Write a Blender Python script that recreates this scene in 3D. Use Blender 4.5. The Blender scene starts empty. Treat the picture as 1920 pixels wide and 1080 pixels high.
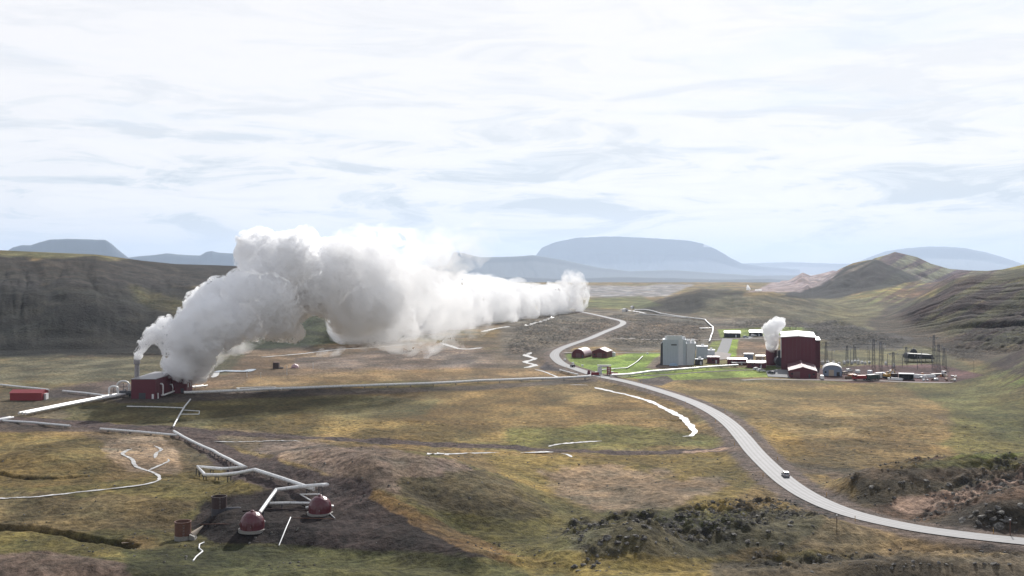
import bpy, bmesh, math, random
import numpy as np
from mathutils import Vector, Matrix
R = math.radians
random.seed(7); RNG = np.random.default_rng(7)
S = bpy.context.scene
COL = S.collection

# ---------------------------------------------------------------- camera, world, sun, exposure
F = 2059.0          # focal length in pixels of the 1920 px wide photograph
HOR = 495.0         # row of the true horizon
CH = 60.0           # height of the viewpoint over the valley floor
cam_d = bpy.data.cameras.new('camera'); cam = bpy.data.objects.new('camera', cam_d); COL.objects.link(cam)
cam.location = (0, 0, CH); cam.rotation_euler = (R(90), 0, 0)
cam_d.sensor_width = 36; cam_d.lens = 36 * F / 1920
cam_d.shift_y = -(540 - HOR) / 1920
cam_d.clip_start = 1; cam_d.clip_end = 90000
S.camera = cam
SUN_EL, SUN_AZ = 33, 17      # azimuth to the right of the view direction
w = bpy.data.worlds.new('World'); S.world = w; w.use_nodes = True
nt = w.node_tree; nt.nodes.clear(); N = nt.nodes.new; L = nt.links.new
def nn(t, typ, **kw):
    n = t.nodes.new(typ)
    for k, v in kw.items():
        if k.startswith('i_'): n.inputs[k[2:].replace('_', ' ')].default_value = v
        else: setattr(n, k, v)
    return n
def math_n(t, op, a, b=None, clamp=False):
    n = t.nodes.new('ShaderNodeMath'); n.operation = op; n.use_clamp = clamp
    for k, v in enumerate((a, b)):
        if v is None: continue
        if isinstance(v, (int, float)): n.inputs[k].default_value = v
        else: t.links.new(v, n.inputs[k])
    return n.outputs[0]
def ramp(t, fac, stops, interp='LINEAR'):
    n = t.nodes.new('ShaderNodeValToRGB'); n.color_ramp.interpolation = interp
    e = n.color_ramp.elements
    while len(e) < len(stops): e.new(0.5)
    for el, (p, c) in zip(e, stops):
        el.position = p; el.color = (c[0], c[1], c[2], 1) if hasattr(c, '__len__') else (c, c, c, 1)
    t.links.new(fac, n.inputs[0]); return n.outputs[0]
def mixc(t, fac, a, b, mode='MIX'):
    n = t.nodes.new('ShaderNodeMix'); n.data_type = 'RGBA'; n.blend_type = mode
    for i, v in ((0, fac), (6, a), (7, b)):
        if isinstance(v, (int, float)): n.inputs[i].default_value = v
        elif isinstance(v, (tuple, list)): n.inputs[i].default_value = (*v[:3], 1)
        else: t.links.new(v, n.inputs[i])
    return n.outputs[2]
sky = nn(nt, 'ShaderNodeTexSky', sky_type='NISHITA', sun_disc=False, sun_elevation=R(SUN_EL), sun_rotation=R(SUN_AZ))
geo = N('ShaderNodeTexCoord'); sep = N('ShaderNodeSeparateXYZ'); L(geo.outputs['Generated'], sep.inputs[0])
zc = math_n(nt, 'MAXIMUM', sep.outputs[2], 0.0)
den = math_n(nt, 'ADD', zc, 0.035)
px_ = math_n(nt, 'DIVIDE', sep.outputs[0], den); py_ = math_n(nt, 'DIVIDE', sep.outputs[1], den)
comb = N('ShaderNodeCombineXYZ'); L(px_, comb.inputs[0]); L(py_, comb.inputs[1])
n1 = nn(nt, 'ShaderNodeTexNoise', i_Scale=0.7, i_Detail=10.0, i_Roughness=0.6, i_Distortion=0.5); L(comb.outputs[0], n1.inputs['Vector'])
n2 = nn(nt, 'ShaderNodeTexNoise', i_Scale=0.16, i_Detail=5.0, i_Roughness=0.5); 
mp = N('ShaderNodeMapping'); mp.inputs['Location'].default_value = (7.3, 2.1, 3); mp.inputs['Scale'].default_value = (0.8, 1.3, 1); L(comb.outputs[0], mp.inputs[0]); L(mp.outputs[0], n2.inputs['Vector'])
# a second, low cloud bank with vertical relief near the horizon
comb3 = N('ShaderNodeCombineXYZ'); L(sep.outputs[0], comb3.inputs[0]); L(sep.outputs[1], comb3.inputs[1]); L(math_n(nt, 'MULTIPLY', sep.outputs[2], 5.5), comb3.inputs[2])
n3 = nn(nt, 'ShaderNodeTexNoise', i_Scale=8.0, i_Detail=12.0, i_Roughness=0.62, i_Distortion=0.7); L(comb3.outputs[0], n3.inputs['Vector'])
cl = math_n(nt, 'ADD', math_n(nt, 'MULTIPLY', n1.outputs[0], 0.55), math_n(nt, 'MULTIPLY', n2.outputs[0], 0.45))
cover = ramp(nt, cl, [(0.41, 0.0), (0.52, 1.0)], 'EASE')
# cloud brightness: bright toward the sun, grey-blue undersides in the bank
tint = ramp(nt, n3.outputs[0], [(0.38, (0.56, 0.62, 0.68)), (0.45, (0.71, 0.75, 0.79)), (0.50, (0.865, 0.86, 0.875)), (0.60, (0.92, 0.905, 0.905))], 'EASE')
hi = mixc(nt, cover, (0.795, 0.83, 0.90), (0.89, 0.875, 0.885))
bank = ramp(nt, zc, [(0.0, 0.3), (0.02, 0.7), (0.055, 1.0), (0.085, 0.8), (0.14, 0.35), (0.3, 0.0)])
ccol = mixc(nt, bank, hi, tint)
# clouds thin out overhead, where the bluer, darker sky shows
thin = ramp(nt, zc, [(0.0, 1.0), (0.27, 1.0), (0.45, 0.6), (1.0, 0.4)])
bg1 = nn(nt, 'ShaderNodeBackground', i_Strength=0.08); L(sky.outputs[0], bg1.inputs[0])
bg2 = nn(nt, 'ShaderNodeBackground'); L(ccol, bg2.inputs[0])
L(ramp(nt, math_n(nt, 'ADD', math_n(nt, 'MULTIPLY', sep.outputs[1], 0.5), 0.5), [(0.0, 0.75), (0.5, 0.8), (0.85, 1.0), (1.0, 1.0)]), bg2.inputs['Strength'])
mx = N('ShaderNodeMixShader'); L(math_n(nt, 'MULTIPLY', thin, 0.94), mx.inputs[0]); L(bg1.outputs[0], mx.inputs[1]); L(bg2.outputs[0], mx.inputs[2])
wo = N('ShaderNodeOutputWorld'); L(mx.outputs[0], wo.inputs[0])
sun_d = bpy.data.lights.new('sun', 'SUN'); sun_d.energy = 5.0; sun_d.angle = R(0.6); sun_d.color = (1, 0.965, 0.915)
sun = bpy.data.objects.new('sun', sun_d); COL.objects.link(sun)
sdir = Vector((math.sin(R(SUN_AZ)) * math.cos(R(SUN_EL)), math.cos(R(SUN_AZ)) * math.cos(R(SUN_EL)), math.sin(R(SUN_EL))))
sun.rotation_euler = sdir.to_track_quat('Z', 'Y').to_euler()
S.view_settings.view_transform = 'Standard'; S.view_settings.look = 'None'; S.view_settings.gamma = 1; S.view_settings.exposure = 0.18
S.cycles.volume_bounces = 40; S.cycles.max_bounces = 48; S.cycles.diffuse_bounces = 3; S.cycles.glossy_bounces = 3
S.cycles.transparent_max_bounces = 16; S.cycles.volume_step_rate = 0.06; S.cycles.use_denoising = True; S.cycles.denoising_prefilter = 'ACCURATE'

# ---------------------------------------------------------------- helpers
def lin(c):      # photographed sRGB 0-255 to linear
    c = np.asarray(c, float) / 255.0
    return np.where(c <= 0.04045, c / 12.92, ((c + 0.055) / 1.055) ** 2.4)
def _hash(ix, iy, seed):
    h = (ix.astype(np.int64) * 374761393 + iy.astype(np.int64) * 668265263 + seed * 974711) & 0xffffffff
    h = ((h ^ (h >> 13)) * 1274126177) & 0xffffffff
    return ((h ^ (h >> 16)) & 0xffffff) / float(0xffffff)
def vnoise(x, y, seed=0):
    ix = np.floor(x); iy = np.floor(y); fx = x - ix; fy = y - iy
    fx = fx * fx * fx * (fx * (fx * 6 - 15) + 10); fy = fy * fy * fy * (fy * (fy * 6 - 15) + 10)
    a = _hash(ix, iy, seed); b = _hash(ix + 1, iy, seed); c = _hash(ix, iy + 1, seed); d = _hash(ix + 1, iy + 1, seed)
    return (a + (b - a) * fx) * (1 - fy) + (c + (d - c) * fx) * fy
def fbm(x, y, seed=0, octv=4, gain=0.5):
    s = 0; a = 1; t = 0
    c, sn = math.cos(0.6), math.sin(0.6)
    for o in range(octv):
        s = s + a * vnoise(x, y, seed + o * 17); t += a; a *= gain
        x, y = (x * c - y * sn) * 2.03 + 5.1, (x * sn + y * c) * 2.03 + 1.7
    return s / t
def sm(a, b, x):
    t = np.clip((x - a) / (b - a), 0, 1); return t * t * (3 - 2 * t)
def depth_of(py, h=0.0):
    return (CH - h) * F / (py - HOR)
def poly_sd(px, py, poly, ys=1.0):
    """signed distance in photo pixels (negative inside); rows weigh ys times"""
    P = np.asarray(poly, float).copy(); P[:, 1] *= ys; y = py * ys; x = px
    d = np.full(x.shape, 1e18); inside = np.zeros(x.shape, bool)
    for i in range(len(P)):
        ax, ay = P[i]; bx, by = P[(i + 1) % len(P)]
        ex, ey = bx - ax, by - ay
        t = np.clip(((x - ax) * ex + (y - ay) * ey) / (ex * ex + ey * ey + 1e-9), 0, 1)
        d = np.minimum(d, (x - ax - ex * t) ** 2 + (y - ay - ey * t) ** 2)
        c = (ay > y) != (by > y)
        with np.errstate(divide='ignore', invalid='ignore'):
            inside ^= c & (x < (bx - ax) * (y - ay) / (by - ay + 1e-12) + ax)
    d = np.sqrt(d); return np.where(inside, -d, d)
def line_d(x, y, pts):
    d = np.full(np.shape(x), 1e18)
    for (ax, ay), (bx, by) in zip(pts[:-1], pts[1:]):
        ex, ey = bx - ax, by - ay
        t = np.clip(((x - ax) * ex + (y - ay) * ey) / (ex * ex + ey * ey + 1e-9), 0, 1)
        d = np.minimum(d, (x - ax - ex * t) ** 2 + (y - ay - ey * t) ** 2)
    return np.sqrt(d)
def spline(pts, n=8):
    P = np.asarray(pts, float); out = []
    for i in range(len(P) - 1):
        p0 = P[max(i - 1, 0)]; p1 = P[i]; p2 = P[i + 1]; p3 = P[min(i + 2, len(P) - 1)]
        for k in range(n):
            t = k / n
            out.append(0.5 * ((2 * p1) + (-p0 + p2) * t + (2 * p0 - 5 * p1 + 4 * p2 - p3) * t * t + (-p0 + 3 * p1 - 3 * p2 + p3) * t ** 3))
    out.append(P[-1]); return np.array(out)
def flat(pts):     # photo points on the level valley floor -> world x, y
    return [((x - 960) / F * depth_of(y), depth_of(y)) for x, y in pts]

# ---------------------------------------------------------------- lie of the land
# each hill: foot of the slope, outline against what is behind (photo rows), how far its crest lies, cross-section
HILLS = [
 dict(name='left plateau', base=[(-900, 690), (0, 668), (200, 668), (330, 664), (440, 655), (560, 648), (700, 640), (780, 632), (850, 618), (900, 600)],
      top=[(-900, 462), (0, 469), (110, 474), (180, 477), (270, 489), (330, 495), (400, 497), (450, 499), (480, 512), (520, 540), (560, 566), (600, 572), (640, 585), (700, 598), (780, 612), (850, 617), (900, 600)],
      D=[(-900, 1150), (0, 1150), (180, 1200), (270, 1300), (400, 1420), (470, 1420), (520, 1200), (600, 1050), (700, 1000), (780, 1000), (900, 1180)],
      prof=[(0, 0), (0.05, 0.03), (0.13, 0.2), (0.22, 0.38), (0.30, 0.52), (0.36, 0.57), (0.5, 0.68), (0.7, 0.84), (0.9, 0.97), (1, 1)], back=0.7, gully=3.0, gs=44),
 dict(name='low middle hill', base=[(1150, 590), (1210, 598), (1320, 603), (1430, 606), (1520, 602), (1600, 600), (1680, 600)],
      top=[(1150, 592), (1195, 577), (1240, 560), (1290, 547), (1315, 542), (1345, 545), (1400, 544), (1440, 547), (1480, 553), (1530, 562), (1600, 578), (1680, 600)],
      D=[(1150, 1450), (1680, 1450)], prof=[(0, 0), (0.2, 0.18), (0.6, 0.75), (0.85, 0.95), (1, 1)], back=1.0, gully=2.0, gs=40),
 dict(name='brown saddle', base=[(1460, 575), (1560, 590), (1640, 596), (1750, 600), (1900, 600)],
      top=[(1460, 566), (1530, 562), (1580, 550), (1620, 540), (1660, 534), (1700, 536), (1750, 530), (1900, 510)],
      D=[(1460, 1900), (1900, 1900)], prof=[(0, 0), (0.4, 0.35), (0.8, 0.9), (1, 1)], back=1.0, gully=4.0, gs=60),
 dict(name='dark front mountain', base=[(1455, 556), (1500, 560), (1560, 562), (1640, 560), (1800, 560)],
      top=[(1455, 556), (1480, 547), (1500, 538), (1515, 530), (1522, 540), (1545, 524), (1575, 504), (1600, 493), (1625, 488), (1640, 486), (1665, 494), (1700, 508), (1735, 522), (1800, 540)],
      D=[(1455, 2500), (1800, 2500)], prof=[(0, 0), (0.25, 0.2), (0.7, 0.8), (0.9, 0.97), (1, 1)], back=1.2, gully=12.0, gs=60),
 dict(name='peaked mountain', base=[(1560, 545), (1700, 548), (1900, 545), (2100, 545)],
      top=[(1560, 530), (1610, 500), (1640, 484), (1665, 477), (1678, 472), (1695, 476), (1720, 482), (1745, 494), (1780, 504), (1830, 508), (1880, 511), (2100, 520)],
      D=[(1560, 3100), (2100, 3100)], prof=[(0, 0), (0.4, 0.3), (0.8, 0.82), (0.93, 0.95), (1, 1)], back=1.2, gully=14.0, gs=60),
 dict(name='pale ridge', base=[(1400, 545), (1460, 546), (1600, 545)],
      top=[(1400, 545), (1450, 537), (1480, 525), (1505, 511), (1520, 517), (1540, 513), (1562, 507), (1580, 510), (1600, 520)],
      D=[(1400, 3300), (1600, 3300)], prof=[(0, 0), (0.4, 0.4), (0.8, 0.85), (1, 1)], back=1.2, gully=9.0, gs=60),
 dict(name='right hillside', base=[(1560, 606), (1620, 616), (1660, 628), (1700, 642), (1740, 655), (1790, 672), (1850, 690), (1920, 700), (2200, 730), (3000, 760)],
      top=[(1560, 606), (1620, 606), (1650, 600), (1690, 580), (1725, 553), (1760, 530), (1790, 513), (1820, 507), (1850, 508), (1880, 505), (1920, 496), (2000, 480), (2200, 440), (3000, 400)],
      D=[(1560, 1180), (1650, 1200), (1760, 1350), (1920, 1300), (2200, 1150), (3000, 1000)],
      prof=[(0, 0), (0.1, 0.05), (0.3, 0.25), (0.6, 0.62), (0.85, 0.92), (1, 1)], back=0.8, gully=8.0, gs=42, diag=1.0),
 dict(name='near right spur', base=[(1720, 715), (1780, 760), (1850, 800), (1920, 825), (2200, 900), (3000, 1000)],
      top=[(1720, 715), (1770, 706), (1810, 698), (1860, 680), (1920, 655), (2200, 560), (3000, 450)],
      D=[(1720, 580), (1800, 590), (1920, 600), (3000, 620)], prof=[(0, 0), (0.3, 0.22), (0.7, 0.75), (1, 1)], back=1.4, gully=1.6, gs=20),
]
# rounded swells: centre of the foot (photo), half sizes across and along (m), height, rough
def bump_at(px, py): d = depth_of(py); return (px - 960) / F * d, d
BUMPS = [  # (px, py, rx, ry, h, angle deg, power)
 (690, 915, 32, 32, 9.5, -25, 1.3), (840, 960, 25, 22, 7.0, -25, 1.3), (560, 875, 22, 22, 3.6, 0, 1.2),
 (430, 1120, 30, 12, 3.4, 0, 1.0), (760, 1120, 30, 10, 2.5, 0, 1.0), (60, 1110, 22, 14, 5.5, 0, 1.0),
 (1130, 1050, 13, 12, 4.6, -20, 1.0), (1210, 1050, 9, 9, 3.0, 0, 1.0), (1430, 1032, 22, 10, 3.5, 10, 1.0),
 (1320, 1010, 16, 12, 2.2, 0, 1.0), (1560, 1015, 16, 7, 2.4, 0, 1.0),
 (1650, 1120, 45, 10, 4.5, 0, 1.0), (1300, 1130, 20, 8, 2.5, 0, 1.0), (1900, 1115, 30, 12, 4.0, 0, 1.0),
 (1680, 945, 20, 13, 4.6, 5, 1.0), (1830, 940, 34, 14, 5.6, 0, 1.0), (1960, 1000, 26, 10, 6.5, 25, 1.0), (1870, 990, 14, 10, 3.6, 10, 1.0),
 (2050, 930, 40, 30, 9.0, 0, 1.0),
 (90, 870, 28, 30, 3.4, 0, 1.0), (300, 925, 22, 12, 1.8, 0, 1.0), (120, 950, 30, 14, 2.2, 0, 1.0), (330, 960, 20, 10, 1.2, 0, 1.0),
 (1010, 870, 30, 20, 0.8, 0, 1.0), (1700, 800, 45, 50, 1.5, 0, 1.0), (1330, 960, 26, 26, 2.2, 0, 1.0), (1470, 985, 14, 10, 1.6, 0, 1.0),
]
BUMPS = [(*bump_at(b[0], b[1]), *b[2:]) for b in BUMPS]
PAD = flat([(430, 935), (520, 905), (600, 912), (640, 920), (700, 935), (760, 968), (830, 1010), (940, 1052), (1010, 1070), (900, 1085), (620, 1035), (500, 1022), (400, 1018), (380, 990), (400, 960)])
ROAD_PX = [(1980, 1022), (1900, 1014), (1800, 1003), (1700, 988), (1600, 965), (1530, 938), (1480, 908), (1445, 878), (1415, 848), (1392, 820), (1368, 795), (1335, 772), (1290, 751), (1230, 731), (1175, 716), (1140, 709), (1110, 702), (1080, 692), (1055, 683), (1042, 672), (1040, 664), (1050, 655), (1075, 645), (1105, 635), (1135, 622), (1158, 613), (1168, 607), (1165, 602), (1145, 597), (1115, 590), (1085, 584)]
def road_z(y):
    return np.interp(y, [200, 240, 290, 400, 2000], [2.0, 2.0, 1.2, 0.4, 0.4])
def on_road(pts):
    out = []
    for x, y in pts:
        d = depth_of(y)
        for _ in range(6): d = depth_of(y, float(road_z(d)) + 0.8)
        out.append(((x - 960) / F * d, d))
    return out
ROAD = spline(on_road(ROAD_PX), 6)
TRACKS = {   # gravel tracks: photo points, half width in m
 'service': ([(-60, 782), (60, 789), (200, 798), (330, 806), (480, 815), (640, 824), (800, 832), (960, 840), (1100, 846), (1250, 848), (1345, 842), (1392, 838)], 3.6),
 'service2': ([(-60, 782), (60, 789), (200, 799), (330, 808), (380, 815)], 7.0),
 'wellpad': ([(345, 806), (390, 835), (440, 862), (510, 890), (580, 915), (650, 932)], 6.0),
 'east': ([(1440, 872), (1500, 880), (1600, 888), (1750, 890), (1980, 884)], 2.4),
 'spur': ([(1290, 848), (1330, 845), (1360, 841), (1388, 838)], 1.8),
 'sand': ([(1960, 898), (1900, 910), (1830, 925), (1760, 940), (1700, 948)], 3.5),
}
CREEK = flat([(-60, 985), (0, 990), (60, 993), (110, 997), (160, 1006), (205, 1014), (245, 1021)])
CREEK2 = flat([(-60, 898), (0, 903), (60, 908), (110, 907), (155, 902)])
def height(x, y, detail=True):
    x = np.asarray(x, float); y = np.asarray(y, float)
    px = 960 + F * x / np.maximum(y, 1)
    z = (fbm(x / 60, y / 60, 3, 3) - 0.5) * 1.6 * sm(150, 300, y) 
    z = z - np.minimum(np.maximum(y - 3600, 0) * 0.02, 330)
    for hI, H in enumerate(HILLS):
        bx = [p[0] for p in H['base']]; B = CH * F / (np.interp(px, bx, [p[1] for p in H['base']]) - HOR)
        C = np.interp(px, [p[0] for p in H['D']], [p[1] for p in H['D']])
        C = np.maximum(C, B * 1.05)
        top = np.interp(px, [p[0] for p in H['top']], [p[1] for p in H['top']])
        Hh = CH - (top - HOR) / F * C
        lo, hi_ = H['top'][0][0], H['top'][-1][0]
        fade = sm(lo - 60, lo + 5, px) * (1 - sm(hi_ - 5, hi_ + 60, px))
        Hh = np.maximum(Hh, 0) * fade
        m = (Hh > 0.01) & (y > B * 0.9)
        if not m.any(): continue
        t = (y[m] - B[m]) / (C[m] - B[m]) if y.shape else (y - B) / (C - B)
        xm, ym = (x[m], y[m])
        wob = (fbm(xm / H['gs'] / 1.6, ym / H['gs'] / 1.6, 31 + hI, 3) - 0.5)
        t2 = t + wob * 0.10 * (1 - t).clip(0, 1)
        pr = np.interp(t2, [p[0] for p in H['prof']], [p[1] for p in H['prof']])
        pr = np.where(t > 1, np.clip(1 - (t - 1) * H['back'], 0, 1), pr)
        h = Hh[m] * pr
        # gullies run down the slope
        u = px[m] / 2059 * 900 / H['gs']
        if H.get('diag'): u = u + ym / H['gs'] * 0.9
        g = np.abs(fbm(u * 1.5, ym / 260.0, 51 + hI, 4) - 0.5) * 2
        env = sm(0.0, 0.12, t) * (1 - sm(0.55, 0.97, t)) * np.minimum(1, h / 12)
        h = h - (1 - g) ** 3 * H['gully'] * env + (fbm(xm / 14, ym / 20, 77 + hI, 4) - 0.5) * 2.2 * env
        z[m] = np.where(h > 0.25, np.maximum(z[m], h), z[m])
    for (bx, by, rx, ry, hh, ang, pw) in BUMPS:
        ca, sa = math.cos(R(ang)), math.sin(R(ang))
        dx = x - bx; dy = y - by
        d2 = ((dx * ca + dy * sa) / rx) ** 2 + ((-dx * sa + dy * ca) / ry) ** 2
        z = z + hh * np.exp(-d2 ** pw)
    near = y < 420
    if near.any():
        sd = poly_sd(x[near], y[near], PAD) + (fbm(x[near] / 8, y[near] / 8, 5, 2) - 0.5) * 3
        z[near] += 3.0 * (1 - sm(-7, 3, sd))
        d = line_d(x[near], y[near], CREEK)
        z[near] -= 2.2 * (1 - sm(0.6, 2.4, d + (fbm(x[near] / 4, y[near] / 4, 9, 2) - .5)))
        z[near] -= 1.0 * (1 - sm(0.4, 1.8, line_d(x[near], y[near], CREEK2) + (fbm(x[near] / 3, y[near] / 3, 19, 2) - .5) * 1.6))
        z[near] += (fbm(x[near] / 9, y[near] / 9, 15, 4) - 0.5) * 1.6 + (fbm(x[near] / 2.6, y[near] / 3.2, 16, 3, 0.6) - 0.5) * 0.5 * (line_d(x[near], y[near], ROAD[::3]) > 9)
    rg = rough_mask(x, y, px)
    z += rg * ((np.abs(fbm(x / 5.5, y / 5.5, 88, 5, 0.6) - 0.5) * 2) * 3.2 - 0.5)
    # the carriageway sits on a levelled low bank
    d = line_d(x, y, ROAD[::3]); k = 1 - sm(4.5, 13, d)
    z = z * (1 - k) + k * (np.maximum(road_z(y), 0) + 0.8)
    return z
ROUGH = [([(1035, 1010), (1080, 985), (1200, 972), (1260, 990), (1300, 960), (1400, 955), (1500, 950), (1620, 985), (1560, 1015), (1440, 1030), (1300, 1055), (1150, 1050), (1060, 1040)], 1.0),
         ([(1590, 905), (1700, 893), (1900, 888), (2000, 890), (1980, 925), (1840, 930), (1700, 950), (1600, 945)], 0.9),
         ([(1700, 985), (1800, 955), (1850, 938), (1990, 930), (1990, 985), (1900, 1003), (1760, 997)], 0.9),
         ([(1340, 1085), (1400, 1055), (1600, 1045), (1990, 1045), (1990, 1120), (1340, 1120)], 0.7),
         ([(930, 640), (980, 600), (1060, 588), (1240, 592), (1330, 600), (1330, 655), (1160, 650), (1130, 640), (1060, 648), (960, 672)], 0.85),
         ([(1340, 604), (1500, 598), (1580, 600), (1700, 636), (1680, 655), (1540, 655), (1500, 620), (1340, 614)], 1.0),
         ([(1750, 670), (1800, 640), (1990, 610), (1990, 660), (1850, 680)], 0.7),
         ([(1050, 1045), (1090, 1040), (1170, 1075), (1100, 1085)], 0.8)]
ROUGH = [([p for p in poly], a) for poly, a in ROUGH]
def rough_mask(x, y, px):
    py = HOR + CH * F / np.maximum(y, 1)
    m = np.zeros(np.shape(x))
    for poly, a in ROUGH:
        ys = np.array([p[1] for p in poly]); xs = np.array([p[0] for p in poly])
        q = (px > xs.min() - 30) & (px < xs.max() + 30) & (py > ys.min() - 15) & (py < ys.max() + 15)
        if q.any():
            sd = poly_sd(px[q], py[q], poly, 2.5) + (fbm(px[q] / 40, py[q] / 16, 4, 3) - 0.5) * 50
            m[q] = np.maximum(m[q], a * (1 - sm(-25, 8, sd)))
    return m
def G(px, py):
    """the ground point seen at a photo pixel (arrays or single values)"""
    px = np.atleast_1d(np.asarray(px, float)); py = np.atleast_1d(np.asarray(py, float))
    Y = np.geomspace(195, 3400, 620)[None, :]
    X = (px[:, None] - 960) / F * Y; Z = CH - (py[:, None] - HOR) / F * Y
    Hh = height(X.ravel(), np.broadcast_to(Y, X.shape).ravel()).reshape(X.shape)
    below = Z < Hh; k = np.where(below.any(1), below.argmax(1), 619); k = np.maximum(k, 1); i = np.arange(len(px))
    a = (Z - Hh)[i, k - 1]; b = (Z - Hh)[i, k]; t = np.clip(a / (a - b + 1e-9), 0, 1)
    yy = Y[0, k - 1] + t * (Y[0, k] - Y[0, k - 1])
    xx = (px - 960) / F * yy
    return np.stack([xx, yy, height(xx, yy)], 1)
def g1(px, py): return Vector(G(px, py)[0])
def tag(o, label=None, cat=None, group=None, kind=None):
    if label: o['label'] = label
    if cat: o['category'] = cat
    if group: o['group'] = group
    if kind: o['kind'] = kind
    return o
def mesh_obj(name, verts, faces, mat, parent=None, smooth=False):
    me = bpy.data.meshes.new(name); me.from_pydata([tuple(v) for v in verts], [], faces); me.update()
    if smooth: me.polygons.foreach_set('use_smooth', [True] * len(me.polygons))
    me.materials.append(mat); o = bpy.data.objects.new(name, me); COL.objects.link(o)
    if parent: o.parent = parent
    return o
def grid_obj(name, V, mat, smooth=True):
    nr, nc = V.shape[:2]
    me = bpy.data.meshes.new(name); me.vertices.add(nr * nc); me.vertices.foreach_set('co', V.reshape(-1).astype(np.float32))
    idx = np.arange(nr * nc).reshape(nr, nc)
    q = np.stack([idx[:-1, :-1], idx[:-1, 1:], idx[1:, 1:], idx[1:, :-1]], -1).reshape(-1, 4)
    me.loops.add(q.size); me.loops.foreach_set('vertex_index', q.reshape(-1).astype(np.int32))
    me.polygons.add(len(q)); me.polygons.foreach_set('loop_start', (np.arange(len(q)) * 4).astype(np.int32))
    if smooth: me.polygons.foreach_set('use_smooth', np.ones(len(q), bool))
    me.update(calc_edges=True); me.materials.append(mat)
    o = bpy.data.objects.new(name, me); COL.objects.link(o); return o
def new_mat(name):
    m = bpy.data.materials.new(name); m.use_nodes = True
    b = m.node_tree.nodes['Principled BSDF']; return m, m.node_tree, b
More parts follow.
